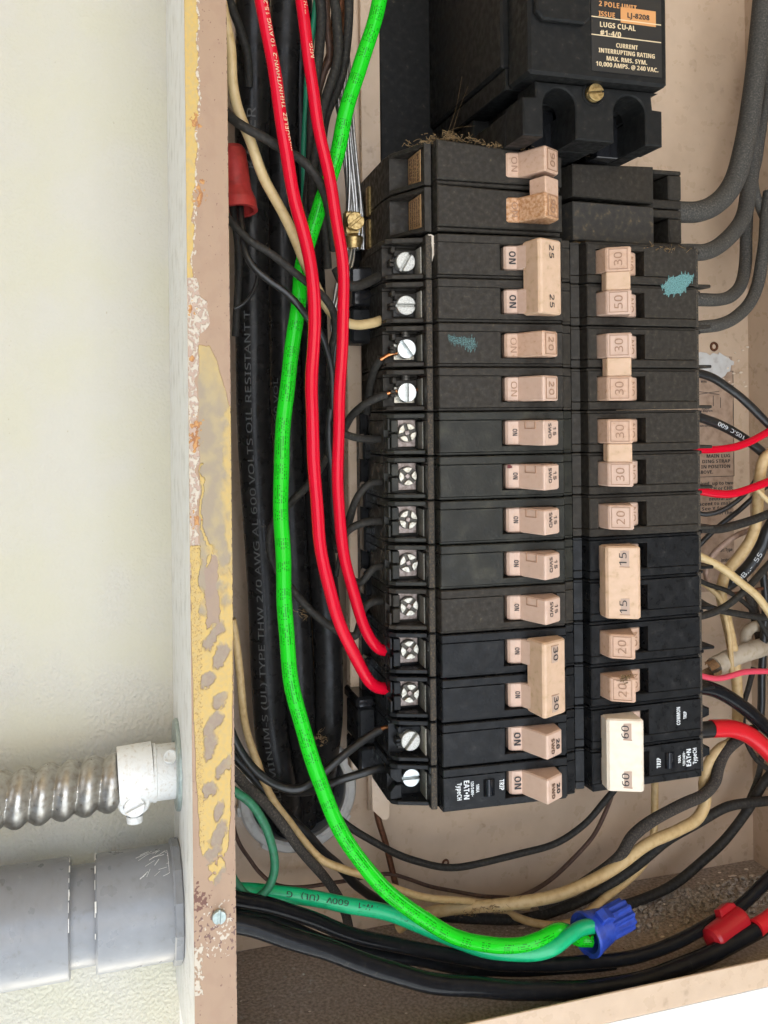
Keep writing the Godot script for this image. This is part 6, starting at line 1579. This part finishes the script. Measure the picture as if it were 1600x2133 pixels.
func connectors() -> void:
	# blue twist-on connector
	var o := thing("wire_connector", "blue ribbed twist on connector joining the two green wires", "wire connector", Vector3(0.07352, -0.23844, 0.07600))
	var ax := (Vector3(0.10603, -0.23523, 0.06800) - Vector3(0.07352, -0.23844, 0.07600)).normalized()
	var sd := ax.cross(Vector3.BACK).normalized()
	var xf := Transform3D(Basis(sd, ax.cross(sd), ax), Vector3.ZERO)
	var s := Shape.new()
	s.lathe([Vector2(0.0072, 0.0012), Vector2(0.0080, -0.0016), Vector2(0.0098, -0.0022), Vector2(0.0102, -0.0010), Vector2(0.0088, 0.0040), Vector2(0.0080, 0.0085), Vector2(0.0076, 0.0100), Vector2(0.0070, 0.0102)], xf, 36)
	s.lathe([Vector2(0.0076, -0.0010), Vector2(0.0060, 0.0080), Vector2(0.0, 0.0090)], xf, 36)
	put("skirt", s, mats.blue_cap, o)
	s = Shape.new()
	for e in 2:
		var wing := Transform3D(xf.basis * Basis(Vector3.BACK, 0.55 + e * PI), Vector3.ZERO)
		var poly := v2([0.0060, 0.0030, 0.0118, 0.0022, 0.0120, 0.0062, 0.0086, 0.0112, 0.0060, 0.0112])
		s.extr(poly, wing * Transform3D(Basis(Vector3.RIGHT, Vector3.BACK, Vector3.DOWN), Vector3.ZERO), -0.0030, 0.0030, 0.0006)
	put("wing", s, mats.blue_cap, o)
	s = Shape.new()
	var prof := PackedVector2Array()
	for i in 48:
		var a := TAU * i / 48.0
		var r := 0.0068 + (0.0006 if i % 4 < 2 else -0.0003)
		prof.append(Vector2(cos(a), sin(a)) * r)
	s.extr(prof, xf, 0.0095, 0.0240, 0.0007)
	put("grip", s, mats.blue_cap, o)
	s = Shape.new()
	for i in 9:
		var a := TAU * i / 9.0
		var off := sd * cos(a) * 0.0017 + xf.basis.y * sin(a) * 0.0017
		var tw := sd * cos(a + 1.2) * 0.0015 + xf.basis.y * sin(a + 1.2) * 0.0015
		s.tube(curve([off + ax * -0.0010, tw + ax * 0.0025, off * -0.4 + ax * 0.006], 5), 0.0006, 7)
	put("copper_end", s, mats.copper, o)

	# red connector at the left, partly behind the lip
	o = thing("wire_connector", "faded red connector cap hanging behind the lip at the upper left", "wire connector", Vector3(-0.08233, 0.09470, 0.06400))
	s = Shape.new()
	var ax2 := (Vector3(-0.08307, 0.11299, 0.06200) - Vector3(-0.08168, 0.08783, 0.06600)).normalized()
	var sd2 := ax2.cross(Vector3.BACK).normalized()
	var xf2 := Transform3D(Basis(sd2, ax2.cross(sd2), ax2), Vector3.ZERO)
	s.lathe([Vector2(0.0066, -0.0085), Vector2(0.0084, -0.0085), Vector2(0.0080, -0.0040), Vector2(0.0066, 0.0005), Vector2(0.0064, 0.0020), Vector2(0.0060, 0.0120), Vector2(0.0056, 0.0180), Vector2(0.0046, 0.0198), Vector2(0.0, 0.0202)], xf2, 36)
	s.lathe([Vector2(0.0070, -0.0084), Vector2(0.0050, 0.0080), Vector2(0.0, 0.0082)], xf2, 28)
	put("cap", s, mats.red_cap, o)

	# red connector at the lower right
	o = thing("wire_connector", "dark red connector with a small wing lying on the black cables at lower right", "wire connector", Vector3(0.14683, -0.24776, 0.07800))
	var ax3 := (Vector3(0.16403, -0.24294, 0.07400) - Vector3(0.13177, -0.25054, 0.08200)).normalized()
	var sd3 := ax3.cross(Vector3.BACK).normalized()
	var xf3 := Transform3D(Basis(sd3, ax3.cross(sd3), ax3), Vector3.ZERO)
	s = Shape.new()
	s.lathe([Vector2(0.0, -0.0124), Vector2(0.0036, -0.0122), Vector2(0.0056, -0.0112), Vector2(0.0062, -0.0095), Vector2(0.0062, 0.0090), Vector2(0.0058, 0.0104), Vector2(0.0, 0.0106)], xf3, 32)
	put("cap", s, mats.red_cap_new, o)
	s = Shape.new()
	s.extr(v2([0.0055, -0.0012, 0.0090, 0.0000, 0.0092, 0.0064, 0.0076, 0.0096, 0.0055, 0.0100]), Transform3D(xf3.basis * Basis(Vector3.BACK, PI - 0.5) * Basis(Vector3.RIGHT, Vector3.BACK, Vector3.DOWN), Vector3.ZERO), -0.0026, 0.0026, 0.0006)
	put("wing", s, mats.red_cap_new, o)

	# torn cable jacket at the right
	o = thing("cable_jacket", "torn cream cable jacket with brown paper showing, behind the lower right wires", "cable jacket")
	s = Shape.new()
	s.tube(curve([Vector3(0.17382, -0.13551, 0.03400), Vector3(0.18473, -0.13285, 0.03200), Vector3(0.19552, -0.13115, 0.03000), Vector3(0.21125, -0.13026, 0.02600), Vector3(0.22250, -0.12951, 0.02400)]), 0.0050, 20)
	put("jacket", s, mats.jacket_cream, o)
	s = Shape.new()
	var tj := Basis(Vector3.UP, -PI / 2) * Basis(Vector3.RIGHT, 0.35)
	for f in [[0.3, 1.5, 0.006], [1.7, 2.9, 0.0035], [3.3, 4.6, 0.0085], [4.8, 6.2, 0.005]]:
		s.lathe([Vector2(0.0047, 0.0), Vector2(0.0050, f[2] * 0.5), Vector2(0.0058 if f[2] > 0.005 else 0.0044, f[2])], Transform3D(tj, Vector3(0.17441, -0.13582, 0.03400)), 6, f[0], f[1])
	put("torn_paper", s, mats.torn_paper, o)
	s = Shape.new()
	s.tube(curve([Vector3(0.20245, -0.12966, 0.02200), Vector3(0.20380, -0.12259, 0.02200), Vector3(0.20891, -0.11953, 0.02200), Vector3(0.21656, -0.12038, 0.02200), Vector3(0.22168, -0.12238, 0.02200)]), 0.0030, 14)
	put("cable_end", s, mats.jacket_cream, o)


func conduits() -> void:
	# flexible steel conduit
	var ax := Basis(Vector3.UP, PI / 2)   # local z runs to the right
	var c := Vector3(-0.14132, -0.15918, 0.03600)
	var y1 := Vector3(-0.10304, -0.15638, 0.03600)
	var o := thing("flexible_conduit", "corrugated flexible steel conduit coming in from the left", "conduit")
	var dirf := Vector3(0.0565, 0.0028, 0.0).normalized()
	var end := Vector3(-0.13214, -0.15785, 0.03600)
	var start := end - dirf * 0.075
	var sdz := dirf.cross(Vector3.BACK).normalized()
	var xf := Transform3D(Basis(sdz, dirf.cross(sdz), dirf), start)
	var s := Shape.new()
	var turns := 44
	var steps := 200
	for i in steps:
		for k in turns:
			var ps := []
			var ns := []
			for q in [[i, k], [i, k + 1], [i + 1, k + 1], [i + 1, k]]:
				var z: float = 0.078 * q[0] / steps
				var a: float = TAU * q[1] / turns
				var ph: float = z / 0.0093 + a / TAU
				var sn := absf(sin(ph * PI))
				var r := 0.0099 + 0.0024 * pow(sn, 1.1)
				var dr: float = 0.0024 * 1.1 * pow(maxf(sn, 0.02), 0.1) * cos(ph * PI) * signf(sin(ph * PI)) * PI / 0.0093
				ps.append(xf * Vector3(cos(a) * r, sin(a) * r, z))
				ns.append((xf.basis * Vector3(cos(a), sin(a), -dr)).normalized())
			s.soft(ps, ns, [Vector2.ZERO, Vector2.ZERO, Vector2.ZERO, Vector2.ZERO])
	put("corrugated_tube", s, mats.flex_steel, o)
	# its clamp connector
	var k := thing("conduit_connector", "white painted screw clamp connector holding the steel conduit to the box", "conduit connector")
	var kc := Vector3(-0.12425, -0.15548, 0.03600)
	s = Shape.new()
	s.lathe([Vector2(0.0116, -0.0078), Vector2(0.0126, -0.0078), Vector2(0.0127, 0.0068), Vector2(0.0112, 0.0068)], Transform3D(xf.basis, kc), 40)
	put("strap", s, mats.painted_fitting, k)
	s = Shape.new()
	s.lathe([Vector2(0.0098, -0.004), Vector2(0.0100, 0.0076), Vector2(0.0104, 0.0078), Vector2(0.0104, 0.0092)], Transform3D(ax, Vector3(-0.11752, -0.15546, 0.03600)), 32)
	put("neck", s, mats.flex_steel, k)
	s = Shape.new()
	var bc := Vector3(-0.11053, -0.15589, 0.03600)
	s.lathe([Vector2(0.0112, -0.0070), Vector2(0.0124, -0.0070), Vector2(0.0124, -0.0058), Vector2(0.0118, -0.0056), Vector2(0.0118, 0.0092)], Transform3D(ax, bc), 40)
	put("body", s, mats.painted_fitting, k)
	s = Shape.new()
	s.lathe([Vector2(0.0030, 0.0), Vector2(0.0028, 0.0009), Vector2(0.0021, 0.0009), Vector2(0.0018, 0.0002)], Transform3D(Basis(Vector3.RIGHT, -0.62), Vector3(-0.11061, -0.14697, 0.04400) + Vector3(0, 0.0006, 0.0014)), 20)
	put("hole_rim", s, mats.painted_fitting, k)
	s = Shape.new()
	s.lathe([Vector2(0.0019, 0.0004), Vector2(0.0, 0.0004)], Transform3D(Basis(Vector3.RIGHT, -0.62), Vector3(-0.11061, -0.14697, 0.04400) + Vector3(0, 0.0006, 0.0014)), 16)
	put("set_screw", s, mats.painted_fitting, k)
	s = Shape.new()   # clamp ear with its screw
	var ec := Vector3(-0.12567, -0.16556, 0.04400)
	s.lathe([Vector2(0.0, -0.004), Vector2(0.0066, -0.004), Vector2(0.0068, -0.0006), Vector2(0.0060, 0.0006), Vector2(0.0046, 0.0004)], Transform3D(Basis(Vector3.RIGHT, 0.35), ec), 28)
	s.box(ec + Vector3(-0.0060, -0.001, -0.010), ec + Vector3(0.0062, 0.0075, -0.0012), 0.0010)
	put("clamp_ear", s, mats.painted_fitting, k)
	s = Shape.new()
	s.lathe([Vector2(0.0, -0.012), Vector2(0.0022, -0.012), Vector2(0.0024, 0.0)], Transform3D(Basis(Vector3.RIGHT, PI / 2), ec + Vector3(0.0002, -0.0060, -0.004)).scaled_local(Vector3(1, 1, 0.5)), 16)
	s.lathe([Vector2(0.0036, 0.0), Vector2(0.0034, 0.0030), Vector2(0.0, 0.0032)], Transform3D(Basis(Vector3.RIGHT, PI / 2), ec + Vector3(0.0002, -0.0060, -0.004)), 16)
	put("screw_tail", s, mats.painted_fitting, k)
	round_screw(k, ec + Vector3(0.0, -0.0002, 0.0004), 0.0043, 0.0026, 0.4, 0.0010, mats.painted_fitting, mats.screw_dark, "clamp_screw")
	# locknut washer against the box side
	s = Shape.new()
	s.lathe([Vector2(0.0100, -0.0016), Vector2(0.0190, -0.0016), Vector2(0.0194, -0.0008), Vector2(0.0194, 0.0), Vector2(0.0100, 0.0)], Transform3D(ax, Vector3(-0.1066, y1.y + 0.0040, 0.0385)), 40)
	put("washer", s, mats.zinc_plate, k)

	# grey plastic conduit with a coupling and an adapter at the box
	var g := thing("plastic_conduit", "grey plastic conduit with a coupling, entering the box at lower left", "conduit")
	var pc := Vector3(0.0, -0.2112, 0.040)
	s = Shape.new()
	s.lathe([Vector2(0.0195, 0.0), Vector2(0.0198, 0.30)], Transform3D(ax, Vector3(-0.405, pc.y, pc.z)), 56)
	put("pipe", s, mats.pvc_grey, g)
	s = Shape.new()
	s.lathe([Vector2(0.0200, 0.0), Vector2(0.0232, 0.0), Vector2(0.0236, 0.0010), Vector2(0.0236, Vector3(-0.15260, -0.20331, 0.06300).x + 0.345), Vector2(0.0229, Vector3(-0.15205, -0.20340, 0.06300).x + 0.345), Vector2(0.0196, Vector3(-0.15205, -0.20340, 0.06300).x + 0.345)], Transform3D(ax, Vector3(-0.345, pc.y, pc.z)), 56)
	put("coupling", s, mats.pvc_grey, g)
	s = Shape.new()
	var x0 := Vector3(-0.14196, -0.20512, 0.06300).x
	s.lathe([Vector2(0.0196, 0.0), Vector2(0.0226, 0.0), Vector2(0.0232, 0.0008), Vector2(0.0232, -0.1105 - x0), Vector2(0.0232, -0.1105 - x0)], Transform3D(ax, Vector3(x0, pc.y, pc.z)), 56)
	put("socket", s, mats.pvc_grey, g)
	var rng := RandomNumberGenerator.new()
	rng.seed = 12
	s = Shape.new()
	for i in 30:
		var xs := x0 + rng.randf_range(0.016, 0.034) if i < 34 else rng.randf_range(-0.17, x0 + 0.03)
		var a0 := rng.randf_range(0.9, 1.45) if i < 34 else rng.randf_range(-0.6, 1.4)
		var dx := rng.randf_range(0.001, 0.005)
		var da := rng.randf_range(0.02, 0.16)
		var rr := 0.02325 if xs > x0 else 0.02365
		var ps := []
		for j in 4:
			var u := j / 3.0
			var aa := a0 + da * u
			ps.append(Vector3(minf(xs + dx * u, -0.112), pc.y + sin(aa) * rr, pc.z + cos(aa) * rr))
		s.tube(curve(ps, 3), rng.randf_range(0.00006, 0.00014), 4)
	for e in [[x0, 0.0233], [Vector3(-0.15223, -0.20337, 0.06300).x, 0.0237]]:
		for j in 12:
			var a1 := rng.randf_range(-1.2, 1.5)
			s.lathe([Vector2(e[1] - 0.0006, -0.0001), Vector2(e[1] + 0.0001, 0.0), Vector2(e[1] + 0.0001, rng.randf_range(0.0002, 0.0007))], Transform3D(Basis(Vector3.UP, Vector3.BACK, Vector3.RIGHT), Vector3(e[0] - 0.0002, pc.y, pc.z)), 5, a1, a1 + rng.randf_range(0.05, 0.22))
	put("scratches", s, mats.painted_fitting, g, "pale scratches and burrs on the plastic")
	s = Shape.new()
	var oct := PackedVector2Array()
	for i in 12:
		var a := TAU * i / 12.0 + 0.12
		oct.append(Vector2(cos(a), sin(a)) * 0.0252)
	s.extr(oct, Transform3D(Basis(Vector3.UP, Vector3.BACK, Vector3.RIGHT), Vector3(-0.1106, pc.y, pc.z)), 0.0, 0.0040, 0.0006)
	put("flange", s, mats.pvc_grey, g)


func dust() -> void:
	var rng := RandomNumberGenerator.new()
	rng.seed = 5
	# grains lying on the floor of the box
	var grain := Shape.new()
	grain.ball(Vector3.ZERO, Vector3(1.0, 0.6, 0.8), 4)
	var mm := MultiMesh.new()
	mm.transform_format = MultiMesh.TRANSFORM_3D
	mm.mesh = grain.mesh()
	mm.instance_count = 5200
	for i in 5200:
		var heap := i > 1100
		var x := rng.randf_range(-0.088, 0.222)
		var z := rng.randf_range(0.004, 0.099)
		if heap:
			x = clampf(0.165 + rng.randfn(0.0, 0.035), -0.08, 0.222)
			z = clampf(0.018 + absf(rng.randfn(0.0, 0.016)), 0.003, 0.099)
		var r := 0.00022 + 0.0005 * pow(rng.randf(), 4.0) + ((0.0016 if heap else 0.0009) * pow(rng.randf(), 9.0))
		mm.set_instance_transform(i, Transform3D(Basis.from_euler(Vector3(rng.randf() * 6.0, rng.randf() * 6.0, rng.randf() * 6.0)).scaled(Vector3(r, r * 0.7, r)), Vector3(x, -0.2611 + r * 0.3 + (0.0012 * rng.randf() if heap else 0.0), z)))
	var g := MultiMeshInstance3D.new()
	g.name = "floor_grit"
	g.multimesh = mm
	g.material_override = mats.grit
	add_child(g, true)
	tag(g, "grey brown grit lying on the floor of the box", "grit", "", "stuff")
	var ch := MultiMesh.new()
	ch.transform_format = MultiMesh.TRANSFORM_3D
	ch.mesh = grain.mesh()
	ch.instance_count = 70
	for i in 70:
		var r := 0.0005 + 0.0012 * pow(rng.randf(), 3.0)
		var x := rng.randf_range(-0.088, 0.222)
		var z := rng.randf_range(0.01, 0.099)
		if i > 35:
			x = rng.randf_range(0.14, 0.222)
			z = rng.randf_range(0.004, 0.03)
		ch.set_instance_transform(i, Transform3D(Basis.from_euler(Vector3(0.2 * rng.randf(), rng.randf() * 6.0, 0.2 * rng.randf())).scaled(Vector3(r * 1.4, r * 0.35, r * 0.8)), Vector3(x, -0.2610 + r * 0.25, z)))
	var cg := MultiMeshInstance3D.new()
	cg.name = "plaster_chips"
	cg.multimesh = ch
	cg.material_override = mats.handle_ivory
	add_child(cg, true)
	tag(cg, "pale plaster chips scattered over the box floor", "chips", "", "stuff")
	# brown fluff caught on the old breaker and elsewhere
	var s := Shape.new()
	var nests := [[Vector3(0.00862, 0.11851, 0.08300), 0.0120, 0.0009, 60], [Vector3(0.00681, 0.11969, 0.08200), 0.0030, 0.0020, 40], [Vector3(-0.00018, 0.11745, 0.08000), 0.0060, 0.0008, 50], [Vector3(0.03179, 0.11665, 0.08400), 0.0120, 0.0006, 40], [Vector3(-0.00481, 0.11857, 0.06800), 0.0060, 0.0020, 20], [Vector3(0.10566, 0.08599, 0.06000), 0.0120, 0.0034, 90], [Vector3(0.09142, 0.08725, 0.06200), 0.0110, 0.0026, 50], [Vector3(0.13070, 0.09418, 0.05800), 0.0022, 0.0026, 60], [Vector3(0.07821, 0.12004, 0.06800), 0.0120, 0.0012, 30], [Vector3(0.07800, 0.07845, 0.07200), 0.0080, 0.0014, 34], [Vector3(0.08242, -0.11729, 0.09400), 0.0022, 0.0014, 40], [Vector3(0.04458, 0.11094, 0.08600), 0.0070, 0.0012, 20], [Vector3(-0.04142, -0.15030, 0.03400), 0.0030, 0.0040, 22], [Vector3(-0.05025, -0.08934, 0.04000), 0.0024, 0.0030, 16], [Vector3(0.11353, 0.07521, 0.08400), 0.0120, 0.0010, 24], [Vector3(0.01307, 0.07604, 0.07900), 0.0100, 0.0010, 26], [Vector3(0.03250, -0.23225, 0.05200), 0.0160, 0.0020, 40]]
	for n in nests:
		for i in n[3]:
			var p: Vector3 = n[0] + Vector3(rng.randfn(0.0, n[1] * 0.5), rng.randfn(0.0, n[2] * 0.5), rng.randf() * 0.002)
			var q := p + Vector3(rng.randfn(0.0, 0.0008), rng.randfn(0.0, 0.0006), rng.randfn(0.0, 0.0006))
			var r := q + Vector3(rng.randfn(0.0, 0.0012), rng.randfn(0.0, 0.0009), rng.randfn(0.0, 0.0007))
			s.tube(curve([p, q, r], 3), 0.00007 + 0.00009 * rng.randf(), 4)
			if i % 2 == 0:
				s.ball(p + Vector3(rng.randfn(0.0, 0.0006), -0.0002, 0.0), Vector3(0.00045, 0.0002, 0.0003) * rng.randf_range(0.4, 1.3), 3)
	tag(put("brown_fluff", s, mats.fluff), "brown fibres and fluff caught on the old breakers and wires", "fluff", "", "stuff")
	# threads of cobweb beside the main breaker
	s = Shape.new()
	for q in [[Vector3(0.00694, 0.12131, 0.08000), Vector3(0.01506, 0.13662, 0.07000), Vector3(0.02608, 0.15856, 0.05000)], [Vector3(0.00792, 0.11998, 0.08200), Vector3(0.01539, 0.13452, 0.07200), Vector3(0.02506, 0.15057, 0.06000)], [Vector3(0.00537, 0.12036, 0.08000), Vector3(0.01166, 0.12537, 0.07600), Vector3(0.02421, 0.12944, 0.07000)]]:
		s.tube(curve(q, 6), 0.00006, 4)
	tag(put("cobweb", s, mats.fluff), "dusty cobweb threads rising beside the main breaker", "cobweb", "", "stuff")
	# white specks sprayed over the right of the back panel
	var sp := MultiMesh.new()
	sp.transform_format = MultiMesh.TRANSFORM_3D
	sp.mesh = grain.mesh()
	var at := [Vector3(0.22316, 0.03750, 0.00000), Vector3(0.20923, 0.03151, 0.00000), Vector3(0.21677, 0.02934, 0.00000), Vector3(0.20948, 0.02513, -0.00000), Vector3(0.21338, 0.02209, 0.00000), Vector3(0.21833, 0.02266, 0.00000), Vector3(0.20646, 0.01902, 0.00000), Vector3(0.21037, 0.01735, -0.00000), Vector3(0.21265, 0.01596, 0.00000), Vector3(0.22058, 0.01708, 0.00000), Vector3(0.22155, 0.01457, 0.00000), Vector3(0.23048, 0.00922, 0.00000), Vector3(0.21452, 0.03406, 0.00000), Vector3(0.21982, 0.03551, 0.00000)]
	sp.instance_count = at.size()
	for i in at.size():
		sp.set_instance_transform(i, Transform3D(Basis(Vector3.BACK, rng.randf() * 3.0).scaled(Vector3(0.0013, 0.0008, 0.0004) * rng.randf_range(0.6, 1.2)), at[i] + Vector3(0, 0, 0.0006)))
	var pg := MultiMeshInstance3D.new()
	pg.name = "paint_specks"
	pg.multimesh = sp
	pg.material_override = mats.handle_ivory
	add_child(pg, true)
	tag(pg, "white specks spattered on the back panel at the right", "specks", "", "stuff")
